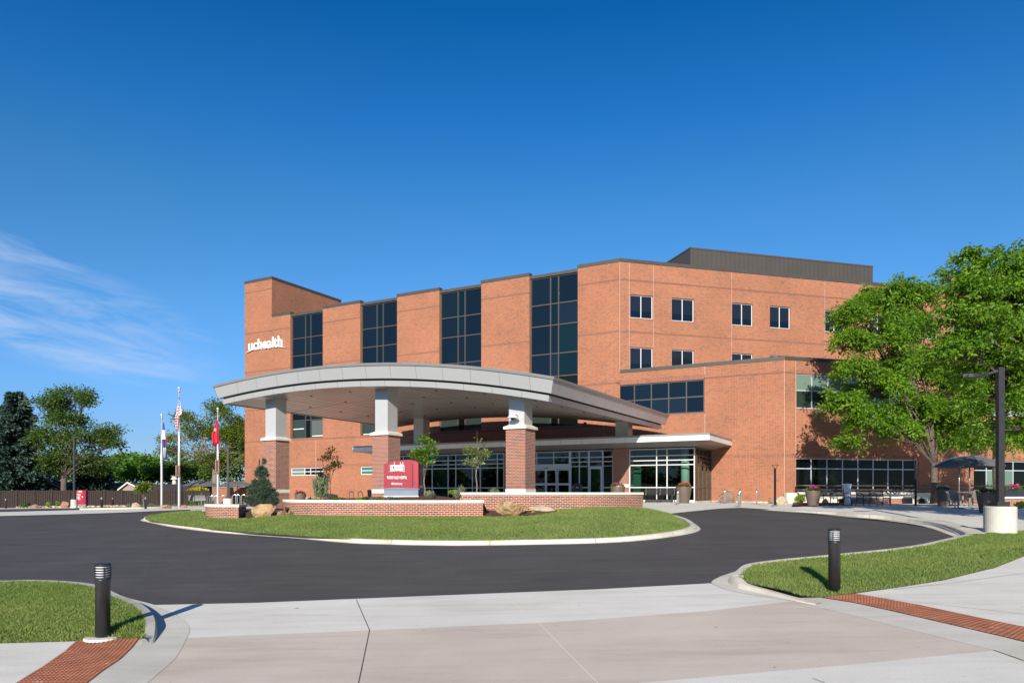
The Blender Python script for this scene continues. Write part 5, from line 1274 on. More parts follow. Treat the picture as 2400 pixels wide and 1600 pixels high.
def make_chair():
    t = new('patio_chair', 'chair')
    m = MB(); n = 7
    m.box((0, 0, .44), (.44, .42, .02)); m.build('seat', 'patio_grey', t)
    m = MB(); pts = []
    for i in range(7):
        q = i/6; y = .20+.14*q*q+.02; z = .45+.42*q
        for j in range(5): x = (j/4-.5)*.44; pts.append((x, y+.03*math.cos(x*5), z))
    m.add(pts, [(i*5+j, i*5+j+1, i*5+j+6, i*5+j+5) for i in range(6) for j in range(4)]); m.build('backrest', 'patio_grey', t)
    m = MB(); m.tube([(-.0, -.4, .04), (0, -.05, .04), (0, .0, .10), (0, 0, .43)], .035, 8); m.box((0, -.15, .03), (.08, .6, .03)); m.build('stem', 'patio_grey', t)
    return t
tb = Kind(make_table(), 'round patio tables'); ch = Kind(make_chair(), 'grey moulded patio chairs')
tabs = [((2256, 1183), 'near patio table under the umbrella left of the near lamp post', 'umbrella'), ((2272, 1193), None, None)]
pA = G3(2272.5, 1192, .15); pB = G3(2256, 1185, .15)
tb.place(pA, 'near round patio table under the right grey umbrella', 0); tb.place(pB, 'farther round patio table under the left grey umbrella', 0)
um.place(pA, 'near grey curved patio umbrella left of the lamp post', .2, (1, 1, (zat(1068, pA[1])-pA[2])/2.45)); um.place((pB[0], pB[1]+.3, pB[2]), 'farther grey curved patio umbrella behind the near one', .9, (1, 1, (zat(1070, pB[1])-pB[2])/2.45))
k = 0
for P, nm in ((pA, 'near'), (pB, 'farther')):
    for a, w_ in ((200, 'on the left side of'), (300, 'in front of'), (20, 'on the right side of'), (110, 'behind')):
        x = P[0]+.78*math.cos(R(a)); y = P[1]+.78*math.sin(R(a)); ch.place((x, y, P[2]), 'grey patio chair %s the %s right-hand patio table' % (w_, nm), R(a-90))
# left patio: two umbrellas, chairs, table
for px, Y, yt, lb in ((472, 68, 1127, 'grey patio umbrella behind the flagpoles, in front of the bare-branched tree'), (556, 70, 1127.5, 'grey patio umbrella rising behind the low brick wall left of the tower')):
    p = gp(px, Y, 0); um.place(p, lb, .3, (1.3, 1.3, (zat(yt, Y)-p[2])/2.45))
p = gp(472, 67, 0); tb.place(p, 'distant patio table beyond the flagpoles', 0)
for px, rz, lb in ((450, .6, 'left distant patio chair beyond the flagpoles'), (466, 3.3, 'pale distant patio chair beside the umbrella pole'), (480, 3.0, 'right distant patio chair beyond the flagpoles')):
    p = gp(px, 66, 0); ch.place(p, lb, rz, (1.15, 1.15, 1.2))
# ---- monument sign
Y = 30.; s = Y/F; t = thing('monument_sign', 'crimson monument sign with white lettering on a grey blue base', 'sign', (*pd(940, Y), zat(1163, Y)))
def mon(name, x0, x1, y1, dy0, dy1, top, m, par=t):
    """front outline in pixels; top = list of (px, py)"""
    mb = MB(); n = len(top)
    for d in (dy0, dy1):
        for px, py in top: x, y = pd(px, Y); mb.v.append((x, Y+d, zat(py, Y)))
        for px, py in top: x, y = pd(px, Y); mb.v.append((x, Y+d, zat(y1, Y)))
    for i in range(n-1):
        mb.f += [(n+i, n+i+1, i+1, i), (2*n+i, 2*n+i+1, 3*n+i+1, 3*n+i), (i, i+1, 2*n+i+1, 2*n+i), (n+i+1, n+i, 3*n+i, 3*n+i+1)]
    mb.f += [(0, 2*n, 3*n, n), (n-1, 2*n-1, 4*n-1, 3*n-1)]
    return mb.build(name, m, par)
arcp = [(900+68*k/12, 1086-9.2*math.sin(math.pi*.5*min(1, k/12*1.15))+(0 if k < 9 else (k-9)**2*.13)) for k in range(13)]
face = mon('sign_face', 900, 968, 1144, 0, .35, arcp, 'sign_red')
mon('side_fin', 968, 980.7, 1144, -.03, .37, [(968.05, 1079.5), (972, 1080.2), (976, 1081.3), (980.7, 1082.8)], 'sign_red_bright')
mon('fin_groove', 967, 969, 1140, -.035, -.02, [(967, 1086), (968.6, 1086)], 'inner_dark')
mon('base_cap', 897, 984, 1146.2, -.06, .42, [(898, 1144.2), (915, 1142.8), (935, 1142.4), (955, 1143.8), (983.5, 1144.3)], 'sign_blue')
mon('base', 899, 980.5, 1160.8, -.02, .36, [(900, 1146.3), (980.3, 1146.3)], 'sign_blue')
mon('footing', 899, 990, 1168, -.15, .5, [(899, 1161), (982, 1161)], 'concrete_light')
def px3(px, py, d=-.02): return (pd(px, Y)[0], Y+d, zat(py, Y))
EX = (1, 0); EZ = (0, 1)
put_text('logo', 'uchealth', px3(914.5, 1101.8), EX, EZ, 33*s, 19.5*s, 'letter_white', face, .03, .004)
swoosh('underline', px3(912, 1105.2), EX, EZ, 38*s, 2.6*s, 1.3*s, 'letter_white', face, .03)
put_text('sign_text', 'POUDRE VALLEY HOSPITAL', px3(907.5, 1122), EX, EZ, 46.5*s, 7*s, 'letter_white', face, .03, .004)
put_text('sign_text', '1024 South Lemay', px3(917.5, 1137), EX, EZ, 25.5*s, 7*s, 'letter_white', face, .03, .004)
mb = MB(); mb.box((pd(971, Y)[0], Y-.04, zat(1131, Y)), (2.4*s, .02, 6.5*s)); mb.build('mark', 'fabric_blue', face)
# small red directional sign far left
p = G3(190, 1188, .03); Y2 = p[1]; s2 = Y2/F
t = thing('direction_sign', 'small red directional sign with white lettering in front of the brown fence', 'sign', (p[0], p[1], zat(1188, Y2)))
q3 = lambda px, py, d=0.: (pd(px, Y2)[0], Y2+d, zat(py, Y2))
def bx3(name, x0, x1, y0, y1, d0, d1, m, par=t, skew=0.): a = q3(x0, y1, d0); b = q3(x1, y0, d1); return MB().box(((a[0]+b[0])/2, (a[1]+b[1])/2, (a[2]+b[2])/2), (b[0]-a[0], abs(d1-d0), b[2]-a[2])).build(name, m, par)
f2 = bx3('sign_face', 179.3, 195.2, 1148, 1181, 0, .5, 'sign_red_bright'); bx3('side', 195.3, 200.5, 1148.8, 1181, .02, .5, 'sign_red'); bx3('base', 180.3, 200.5, 1181.1, 1187.5, .03, .47, 'sign_blue')
for s_, x, y, wd_, h_ in (('uchealth', 183.5, 1151.6, 8.5, 2.4), ('POUDRE VALLEY HOSPITAL', 182, 1154.2, 11, 1.2), ('Patient', 182.8, 1159.2, 6.5, 2.2), ('Parking', 182.8, 1162.2, 6.8, 2.2), ('Lab', 182.8, 1165, 4, 2.0), ('Visitor', 182.8, 1168, 6, 2.2), ('Entry', 182.8, 1171, 6, 2.2)):
    put_text('sign_text', s_, q3(x, y, -.03), EX, EZ, wd_*s2, h_*s2, 'letter_white', f2, .05, .02)
for y in (1158, 1163.8, 1167): a = q3(181, y, -.02); MB().box(a, (1.6*s2, .03, 1.2*s2)).build('arrow', 'letter_white', f2)
mb = MB().box(q3(193.7, 1163.8, -.02), (2.2*s2, .04, 2.8*s2)).build('mark', 'letter_white', f2)
# ---- rocks
def rock(label, px0, px1, ytop, ybot, m, seed, Y=None, group='landscape boulders', rough=.22, deep=.7, cat='boulder'):
    c = (px0+px1)/2
    if Y is None: x, y = at(c, ybot, .02)
    else: x, y = pd(c, Y)
    s = y/F; W = (px1-px0)*s; hgt = (ybot-ytop)*s; z0 = zat(ybot, y)
    t = thing('boulder', label, cat, (x, y, z0), group); OFF[t] = Vector((0, 0, 0))
    bm = bmesh.new(); bmesh.ops.create_icosphere(bm, subdivisions=4, radius=1.)
    rg = random.Random(seed); cuts = [(Vector((rg.gauss(0, 1), rg.gauss(0, 1), rg.gauss(0, .8))).normalized(), rg.uniform(.52, .86)) for _ in range(13)]
    o = Vector((seed*3.1, seed*1.7, 0))
    for v in bm.verts:
        p = v.co.copy()
        for n_, d in cuts:
            k = p.dot(n_)-d
            if k > 0: p -= n_*k*.9
        f = 1+rough*.7*noise.noise(p*1.3+o)+rough*.5*noise.noise(p*3.2+o)+.10*abs(noise.noise(p*6+o))+.05*noise.noise(p*13+o)
        v.co = p*f
    lo = min(v.co.z for v in bm.verts); xs_ = [v.co.x for v in bm.verts]; hi = max(v.co.z for v in bm.verts)
    for v in bm.verts: v.co = Vector((v.co.x*W/(max(xs_)-min(xs_)), v.co.y*W*deep/2, -hgt*.35+(v.co.z-lo)/(hi-lo)*hgt*1.35))
    me = bpy.data.meshes.new('rock'); bm.to_mesh(me); bm.free(); uvbox(me); link('rock', me, m, t); return t
rock('large tan layered boulder between the short and long garden walls', 592, 652, 1180, 1212, 'rock_tan', 3, 29.1)
rock('large golden tan boulder in front of the taller garden wall', 1160, 1234, 1171.5, 1207, 'rock_tan', 8, 27.0)
rock('low flat grey tan boulder right of the golden boulder, at the wall foot', 1239, 1300, 1184, 1199, 'rock_pale', 12, 27.6)
rock('small brown rock beside the long garden wall end', 650, 668, 1196, 1209, 'rock_brown', 5, 28.8)
rock('big rounded brown boulder beside the steel hoop by the entrance wall', 1678, 1719.5, 1149, 1178.5, 'rock_brown', 21, 45.6)
rock('pale brown boulder with a rounded top beside the slim post lamp', 1819, 1850, 1161, 1184, 'rock_pale', 15, 44)
rock('darker rock behind the pale boulder at the building corner', 1801, 1822, 1163, 1181, 'rock_brown', 17, 45.5)
rock('reddish rock below the left bench against the concrete wall', 1927, 1943, 1167, 1183, 'rock_tan', 19, 45)
rock('smooth grey brown boulder under the sapling at the tower wall', 758, 795, 1156, 1176, 'rock_pale', 23, 55)
rock('round reddish boulder in front of the brown fence', 141, 163, 1173.5, 1189, 'rock_red', 31)
rock('flat brown rock left of the round boulder at the fence', 72, 98, 1181, 1190.5, 'rock_brown', 33)
rock('pinkish boulder left of the distant black bollard light', 306, 329, 1177, 1190.5, 'rock_pale', 35)
rock('long tan boulder at the foot of the left flagpole', 375, 401, 1182, 1191.5, 'rock_tan', 37)
rock('small reddish boulder at the foot of the middle flagpole', 424, 440, 1183, 1189.5, 'rock_red', 39)
rock('low grey green mound rock left of the juniper', 713, 737, 1163, 1172, 'rock_pale', 41, 50)
# cobbles along the brick wall and the far verge
def cobbles(name, pts, r0, r1, seed):
    rg = random.Random(seed); mb = MB()
    ico = [(0, 0, 1), (.89, 0, .45), (.28, .85, .45), (-.72, .53, .45), (-.72, -.53, .45), (.28, -.85, .45), (.72, .53, -.45), (-.28, .85, -.45), (-.89, 0, -.45), (-.28, -.85, -.45), (.72, -.53, -.45), (0, 0, -1)]
    icf = [(0, 1, 2), (0, 2, 3), (0, 3, 4), (0, 4, 5), (0, 5, 1), (1, 6, 2), (2, 7, 3), (3, 8, 4), (4, 9, 5), (5, 10, 1), (6, 7, 2), (7, 8, 3), (8, 9, 4), (9, 10, 5), (10, 6, 1), (11, 7, 6), (11, 8, 7), (11, 9, 8), (11, 10, 9), (11, 6, 10)]
    for x, y in pts:
        r = rg.uniform(r0, r1); z = H(x, y)+.03; a = rg.uniform(.7, 1.4); b = rg.uniform(.7, 1.2)
        mb.add([(x+p[0]*r*a, y+p[1]*r*b, z+p[2]*r*.65+r*.3) for p in ico], icf)
    o = mb.build(name, 'cobble', smooth=True); tag(o, kind='stuff', label=name.replace('_', ' ')+' strip of rounded tan cobbles', cat='cobbles'); return o
rg = random.Random(2)
P = []
for _ in range(620):
    a = rg.uniform(aV1+.3, aE+.2); n = NW+rg.uniform(.05, 1.25); p = FA(a, n, 0); P.append(p[:2])
cobbles('cobbles', P, .06, .15, 3)
P = []
for _ in range(330):
    px = rg.uniform(40, 300); P.append(at(px, rg.uniform(1188.8, 1190.6)-(px/300)*2.2))
cobbles('gravel', P, .08, .2, 4)
# mulch beds near the right wall
sheet('planting_bed', A_([(1858, 1184.0), (1998, 1184.2), (1998, 1178), (1858, 1178)], .15), .17, 'mulch')
# ---- brown board fence with posts
fx0, fx1, FY = pd(-330, 92)[0], pd(492, 92)[0], 92.
t = thing('board_fence', 'long dark brown board fence along the left boundary', 'fence', (fx0, FY, H(fx0, FY)))
n = 0; x = fx0; k = 0
while x < fx1:
    x2 = min(x+2.24, fx1); zg = H((x+x2)/2, FY); zt_ = zat(1148.5, FY)+.0
    m = MB(); m.box(((x+x2)/2, FY+.05, (zg+zt_)/2-.1), (x2-x, .03, zt_-zg-.05))
    q = x+.14
    while q < x2-.1: m.box((q, FY+.005, (zg+zt_)/2-.08), (.15, .045, zt_-zg-.14)); q += .28
    m.box(((x+x2)/2, FY, zt_-.09), (x2-x-.1, .09, .14)); m.box(((x+x2)/2, FY, zg+.15), (x2-x-.1, .09, .14))
    m.build('board_panel', 'fence', t)
    MB().box((x, FY-.03, (zg+zt_)/2), (.16, .16, zt_-zg+.12)).build('post', 'fence', t); x = x2
# ---- bungalows beyond the fence
def bungalow(label, x0, x1, Y, yr, ye, gx=None, gmat='stucco'):
    X0, X1 = pd(x0, Y)[0], pd(x1, Y)[0]; zr = zat(yr, Y); ze = zat(ye, Y); zg = H(X0, Y)-.5; dep = 9
    t = thing('bungalow', label, 'house', ((X0+X1)/2, Y, zg))
    MB().box(((X0+X1)/2, Y+dep/2, (zg+ze)/2), (X1-X0-.8, dep-.8, ze-zg)).build('wall', 'stucco', t)
    m = MB(); m.add([(X0-.3, Y-.4, ze-.15), (X1+.3, Y-.4, ze-.15), (X1+.3, Y+dep/2, zr), (X0-.3, Y+dep/2, zr), (X1+.3, Y+dep+.4, ze-.15), (X0-.3, Y+dep+.4, ze-.15)], [(0, 1, 2, 3), (3, 2, 4, 5), (0, 3, 5), (1, 4, 2)])
    rf = m.build('roof', 'roof_shingle', t)
    if gx:
        a, b, c_ = (pd(g_, Y-3)[0] for g_ in gx); zp = zat(yr+.5, Y-3); zq = zat(ye+1, Y-3)
        m = MB(); m.add([(a, Y-3, zq), (b, Y-3, zp-.1), (c_, Y-3, zq), (c_, Y-3, zg), (a, Y-3, zg)], [(0, 1, 2), (0, 2, 3, 4)]); m.build('gable', gmat, t)
        m = MB(); m.add([(a-.3, Y-3.3, zq-.05), (b, Y-3.3, zp+.1), (b, Y+4, zp+.1), (a-.3, Y+4, zq-.05), (c_+.3, Y-3.3, zq-.05), (c_+.3, Y+4, zq-.05)], [(0, 1, 2, 3), (1, 4, 5, 2)]); m.build('roof', 'roof_shingle', t)
        m = MB()
        for (p_, q_) in (((a-.3, zq-.08), (b, zp+.07)), ((b, zp+.07), (c_+.3, zq-.08))):
            m.add([(p_[0], Y-3.35, p_[1]), (q_[0], Y-3.35, q_[1]), (q_[0], Y-3.35, q_[1]+.22), (p_[0], Y-3.35, p_[1]+.22), (p_[0], Y-3.2, p_[1]), (q_[0], Y-3.2, q_[1]), (q_[0], Y-3.2, q_[1]+.22), (p_[0], Y-3.2, p_[1]+.22)], [(0, 1, 2, 3), (3, 2, 6, 7), (0, 4, 5, 1), (7, 6, 5, 4)])
        m.build('white_trim', 'trim_white', rf)
    return rf
bungalow('low bungalow with a dark roof and white gable edge, left, behind the fence', 70, 292, 108, 1129.5, 1146, (70, 110, 145))
rf = bungalow('low bungalow with a pale gable and brown roof, behind the flagpoles', 290, 450, 104, 1133, 1147.5, (283, 301, 332))
p = pd(409, 110); MB().lathe((p[0], p[1], zat(1140, 110)), [(.3, 0), (.3, 1.), (.55, 1.1), (.3, 1.5), (.6, 1.7)], 10).build('chimney', 'trim_white', rf)
# ================================================================= TREES, SHRUBS, GRASS
def mfbm(p, s, o): return noise.fractal(Vector((p[0]*s+o, p[1]*s, p[2]*s)), 1., 2., 3)
def tree(name, label, base, trunk_r, fork_z, lobes, leafm, nclus, leaves_per, leaf, spread, barkm='bark', group=None, cat='tree', droop=.5, seed=1, shell=.35, asp=.5, limbs=None, twigs=True, gate=.0, bare=0, spray=0., gf=.55):
    """lobes: (dx, dy, z, rx, ry, rz) relative to the base; leaves grow in clusters in the lobes' outer shell"""
    t = thing(name, label, cat, base, group); OFF[t] = Vector((0, 0, 0))
    rg = np.random.default_rng(seed); rr = random.Random(seed)
    vols = np.array([l[3]*l[4]*l[5] for l in lobes])**.75; vols /= vols.sum(); C = []; owner = []
    for li, (l, v) in enumerate(zip(lobes, vols)):
        n = max(6, int(nclus*v)); d = rg.normal(size=(n, 3)); d /= np.linalg.norm(d, axis=1)[:, None]
        d[:, 2] = np.where(d[:, 2] < -.35, -d[:, 2]*.6, d[:, 2])
        rad = (shell+(1-shell)*rg.random(n)**.6)
        wob = np.array([1+.38*noise.noise(Vector(q)*1.7+Vector((seed+li*5.3, 0, 0)))+.2*noise.noise(Vector(q)*4.1+Vector((seed, li*3., 0))) for q in d])
        P = np.array(l[:3])+d*(rad*wob*1.08)[:, None]*np.array(l[3:6]); 
        if gate: P = P[[noise.noise(Vector(q)*gf+Vector((seed, 0, 0))) > -gate for q in P]]
        C.append(P); owner += [li]*len(P)
    C = np.concatenate(C); owner = np.array(owner); n = len(C)
    cen = np.array([lobes[i][:3] for i in owner]); out = C-cen; out /= np.linalg.norm(out, axis=1)[:, None]+1e-6
    rep = np.repeat(np.arange(n), leaves_per); off = rg.normal(size=(n*leaves_per, 3))*spread; off[:, 2] *= .55
    if spray:
        tt = rg.random(n*leaves_per)[:, None]; o2 = out+rg.normal(size=(n, 3))*.55; o2 /= np.linalg.norm(o2, axis=1)[:, None]; o2 = o2[rep]
        pts = C[rep]+o2*(tt-.35)*spray+off*.28; pts[:, 2] -= (tt[:, 0]**2)*spray*.45
        dirs = o2*.45+off/spread*.75; dirs[:, 2] -= droop
    else: pts = C[rep]+off; dirs = out[rep]*.9+off/spread*.55; dirs[:, 2] -= droop
    V, Fq = quads(pts, leaf, dirs, asp, seed, 0.)
    fast_mesh('crown', V, Fq, leafm, t)
    mb = MB(); F0 = Vector((0, 0, fork_z))
    top = max(l[2] for l in lobes)
    mb.tube([(0, 0, -.2), (.03, 0, fork_z*.33), (-.02, .02, fork_z*.7), F0], [trunk_r*1.35, trunk_r*1.03, trunk_r*.92, trunk_r*.85], 12)
    for li, l in enumerate(lobes):
        c = Vector(l[:3]); lowp = Vector((c.x*.1, c.y*.1, min(fork_z+max(0, (c.z-fork_z))*.25, c.z)));  st = Vector((0, 0, fork_z*rr.uniform(.88, 1.0)))
        if limbs and li in limbs: mid = [Vector(q) for q in limbs[li]]
        else: mid = [st.lerp(c, .35)+Vector((0, 0, .12*(c-st).length)), st.lerp(c, .7)+Vector((rr.uniform(-.2, .2), rr.uniform(-.2, .2), .1*(c-st).length))]
        R0 = trunk_r*.36*(vols[li]/vols.max())**.3; mb.tube([st]+mid+[c], [R0*1.1, R0*.8, R0*.5, R0*.28] if len(mid) == 2 else [R0*(1.1-.8*i/(len(mid)+1)) for i in range(len(mid)+2)], 8)
        if twigs:
            idx = np.where(owner == li)[0]; rr2 = random.Random(li)
            for k in rr2.sample(list(idx), min(len(idx), 26)):
                e = Vector(C[k]); s0 = (mid[-1] if mid else st).lerp(c, rr2.uniform(.2, 1)); mm = s0.lerp(e, .5)+Vector((0, 0, .06*(e-s0).length))
                mb.tube([s0, mm, e], [R0*.22+.008, R0*.14+.006, .005], 5, False)
    for k in range(bare):
        a = rr.uniform(0, 6.28); L0 = rr.uniform(.5, 1.)*top*.28; z = fork_z+rr.uniform(.0, top*.22); x = rr.uniform(.3, 1.5)
        p0 = Vector((x*math.cos(a), x*math.sin(a), z)); p1 = p0+Vector((math.cos(a)*L0*.5, math.sin(a)*L0*.5, rr.uniform(.0, .3)*L0)); p2 = p1+Vector((math.cos(a+.4)*L0*.6, math.sin(a+.4)*L0*.6, rr.uniform(-.2, .3)*L0))
        mb.tube([p0, p1, p2], [.06, .035, .01], 5, False)
        for q in range(3): e = p1.lerp(p2, rr.random()); mb.tube([e, e+Vector((rr.uniform(-1, 1), rr.uniform(-1, 1), rr.uniform(-.3, .8)))*L0*.3], [.02, .006], 4, False)
    mb.build('trunk', barkm, t, True); return t
def L_px(base, Y0, lst):
    """lobes from photograph measures: (px, py, r_px_x, r_px_z, depth offset, depth radius m)"""
    out = []
    for px, py, rx, rz, dy, ry in lst:
        Y = Y0+dy; x, y = pd(px, Y); s = Y/F; out.append((x-base[0], dy, zat(py, Y)-base[2], rx*s, ry, rz*s))
    return out
# near right trees
YA = 43.5; bA = gp(2190, YA, .12)
lobA = [(1990, 795, 42, 26, -1, 1.5), (2020, 740, 52, 48, 0, 1.8), (2075, 695, 48, 42, .5, 1.7), (2135, 700, 45, 42, 1, 1.8), (2060, 800, 58, 48, -1, 1.9), (2010, 870, 48, 34, -1.5, 1.5), (1975, 945, 34, 40, -1.5, 1.2), (2050, 905, 62, 45, -1.2, 1.8), (2040, 985, 50, 42, -1.4, 1.6), (1985, 1035, 22, 18, -1.5, .9),
        (2120, 870, 56, 62, -.5, 1.9), (2120, 775, 56, 50, 0, 1.9), (2150, 960, 52, 50, .8, 1.8), (2200, 1010, 48, 40, 1.5, 1.6), (2110, 1010, 40, 32, .5, 1.4), (2215, 900, 50, 55, 1, 1.8), (2240, 1045, 40, 18, .5, 1.2)]
f_ = zat(1084, YA)-bA[2]
_s = YA/F
def lp(px, py, dy=0.): x, y = pd(px, YA+dy); return (x-bA[0], dy, zat(py, YA+dy)-bA[2])
limbs = {8: [lp(2150, 1040), lp(2118, 1010, -.6)], 5: [lp(2140, 1038), lp(2085, 960, -.8)], 7: [lp(2142, 1040), lp(2100, 985, -.6)], 9: [lp(2140, 1038), lp(2060, 1020, -.8)], 6: [lp(2142, 1040), lp(2060, 990, -.9)],
         10: [lp(2183, 1030), lp(2170, 960)], 11: [lp(2183, 1000), lp(2165, 900)], 3: [lp(2185, 980), lp(2165, 860, .5)], 2: [lp(2180, 980), lp(2130, 850)], 4: [lp(2170, 1010), lp(2110, 920, -.5)], 1: [lp(2172, 1000), lp(2090, 880, -.3)]}
tree('honey_locust', 'bright green tree with forked grey trunk in front of the right brick wing', bA, .20, f_, L_px(bA, YA, lobA), 'leaf_bright', 9000, 13, .20, .16, 'bark', droop=.75, seed=11, asp=.42, limbs=limbs, shell=.3, gate=.09, gf=.75, spray=.85)
YB = 24.5; bB = (*pd(2520, YB), 0); bB = (bB[0], bB[1], H(bB[0], bB[1])+.15)
lobB = [(2310, 640, 62, 45, 0, 2.0), (2270, 690, 62, 48, -.5, 1.8), (2370, 680, 60, 70, 0, 2.1), (2215, 745, 55, 45, -.5, 1.7), (2290, 770, 68, 60, -1, 2.0), (2240, 830, 64, 50, -1, 1.8), (2340, 860, 62, 70, 0, 2.0), (2300, 935, 62, 50, .5, 1.8), (2390, 790, 60, 70, 0, 2.2), (2390, 930, 60, 70, .5, 2.2), (2340, 1010, 62, 42, 1, 1.7), (2400, 1040, 50, 42, .5, 1.7),
        (2265, 600, 22, 24, 0, .7), (2385, 610, 32, 32, 0, 1.3), (2210, 640, 14, 16, -.4, .4), (2460, 700, 70, 100, 0, 2.5), (2480, 880, 70, 90, 0, 2.5), (2470, 1010, 60, 60, 0, 2.2), (2540, 760, 80, 120, 0, 2.8), (2560, 950, 80, 100, 0, 2.8)]
tree('honey_locust', 'tall bright green tree reaching in from the right edge behind the near lamp post', bB, .26, 2.6, L_px(bB, YB, lobB), 'leaf_bright', 9500, 13, .135, .12, 'bark', droop=.75, seed=5, asp=.42, shell=.3, gate=.10, gf=1.0, spray=.5)
YC = 42.5; bC_ = gp(2335, YC, .1)
tree('honey_locust', 'third bright green tree mostly hidden behind the near crown at the right edge', bC_, .2, 3.4, L_px(bC_, YC, [(2300, 880, 70, 60, 0, 2.), (2360, 940, 70, 60, 0, 2.), (2260, 970, 50, 50, 0, 1.8), (2420, 860, 70, 80, 0, 2.2), (2320, 1020, 70, 36, 0, 2.), (2400, 1010, 60, 40, 0, 2.), (2290, 800, 60, 50, 0, 2.), (2380, 780, 60, 60, 0, 2.)]), 'leaf_bright', 4500, 12, .2, .17, 'bark', droop=.75, seed=15, asp=.42, shell=.3, gate=.1, gf=.75, spray=.85)
# trees whose shade falls on the right pavement stand right of the frame
for k, (x, y, h, lb) in enumerate(((21., 17., 9.5, 'leafy tree just outside the right edge shading the pavement'),)):
    b = (x, y, H(x, y)); tree('honey_locust', lb, b, .2, 2.6, [(0, 0, 5.6, 2.6, 2.6, 2.0), (1.2, 0, 7., 2.2, 2.2, 1.8), (-1.2, .5, 4.6, 1.9, 1.9, 1.5)], 'leaf_bright', 1200, 10, .2, .22, seed=31+k, gate=.15)
# trees beyond the fence
def bt(px, Y): x, y = pd(px, Y); return (x, y, H(x, y)-.3)
Yt = 100.
b = bt(38, 101); lob = []
rr = random.Random(4)
def spruce(label, px, Y, wpx, ytop, ybot, seed, m='leaf_spruce', dens=1., name='spruce', barkm='bark'):
    b = bt(px, Y); s = Y/F; zt = zat(ytop, Y)-b[2]; z0 = max(.3, zat(ybot, Y)-b[2]); R_ = wpx*s/2; rg = np.random.default_rng(seed); P = []; D = []
    nl = 34
    for i in range(nl):
        q = i/nl; z = z0+(zt-z0)*q**.9; r = R_*(1-q)**.58*(.85+.3*rg.random()); nb = max(5, int(15*(1-q)+5))
        for j in range(nb):
            a = rg.random()*6.28; rl = r*(.72+.42*rg.random()); n = int(44*dens)
            t_ = rg.random(n)**.6; x = rl*t_; P.append(np.stack([x*math.cos(a)+rg.normal(size=n)*.16*s*16, x*math.sin(a)+rg.normal(size=n)*.16*s*16, z-.18*x+.05*x*x/R_*1.2+rg.normal(size=n)*.16], 1)); D.append(np.tile([math.cos(a), math.sin(a), -.25], (n, 1)))
    P = np.concatenate(P); D = np.concatenate(D); t = thing(name, label, 'tree', b); OFF[t] = Vector((0, 0, 0))
    V, Fq = quads(P, .50*s*17, D*1.1, .55, seed, 0.); fast_mesh('crown', V, Fq, m, t)
    MB().tube([(0, 0, -.3), (0, 0, zt*.5), (0, 0, zt*.97)], [.32, .2, .03], 8).build('trunk', barkm, t, True); return t
spruce('tall dark blue green spruce at the left edge behind the fence', 36, 99, 165, 917, 1168, 7, dens=1.5)
spruce('second blue spruce, cut by the left edge of the photo', -40, 104, 150, 925, 1168, 9, dens=1.2)
spruce('small bluish spruce between the dark tree and the flagpoles', 222, 106, 78, 1072, 1150, 8, dens=.9)
b = bt(150, 100)
tree('elm', 'tall spreading green tree right of the dark spruce', b, .42, 4.5, L_px(b, 100, [(165, 935, 42, 34, 0, 3), (118, 955, 34, 30, 0, 2.5), (195, 950, 26, 26, 0, 2), (150, 990, 50, 36, 0, 3.2), (200, 980, 20, 22, 1, 1.8), (125, 1035, 45, 42, 0, 3), (180, 1035, 46, 32, -1, 3), (230, 1030, 38, 34, 0, 2.6), (262, 1010, 16, 20, 0, 1.5), (255, 1050, 26, 34, 0, 2.2), (205, 1075, 50, 34, 0, 3), (140, 1085, 40, 40, 0, 3), (255, 1085, 22, 20, 0, 1.6), (110, 1100, 40, 30, 0, 2.5), (175, 1105, 40, 24, 2, 2.5), (225, 1105, 34, 22, 2, 2.)]),
     'leaf_mid', 4600, 10, .30, .42, 'bark', droop=.3, seed=21, asp=.55, shell=.35, gate=.05, gf=.35)
b = bt(505, 96)
tree('cottonwood', 'yellow green tree with bare lower branches behind the flagpoles', b, .45, zat(1100, 96)-bt(505, 96)[2], L_px(b, 96, [(500, 960, 30, 22, 0, 2), (455, 985, 34, 26, 0, 2.4), (540, 980, 34, 34, 0, 2.6), (420, 1030, 38, 20, 0, 2.4), (470, 1020, 40, 28, 0, 2.8), (520, 1030, 38, 34, 0, 2.8), (562, 1020, 26, 40, 0, 2.4), (408, 1062, 34, 22, 0, 2.2), (450, 1072, 40, 28, 0, 2.5), (505, 1080, 40, 26, 0, 2.5), (550, 1080, 34, 34, 0, 2.4), (585, 1000, 30, 60, 1, 2.5)]),
     'leaf_olive', 4000, 9, .28, .40, 'bark_pale', droop=.2, seed=23, asp=.55, shell=.4, gate=.05, gf=.35, bare=40)
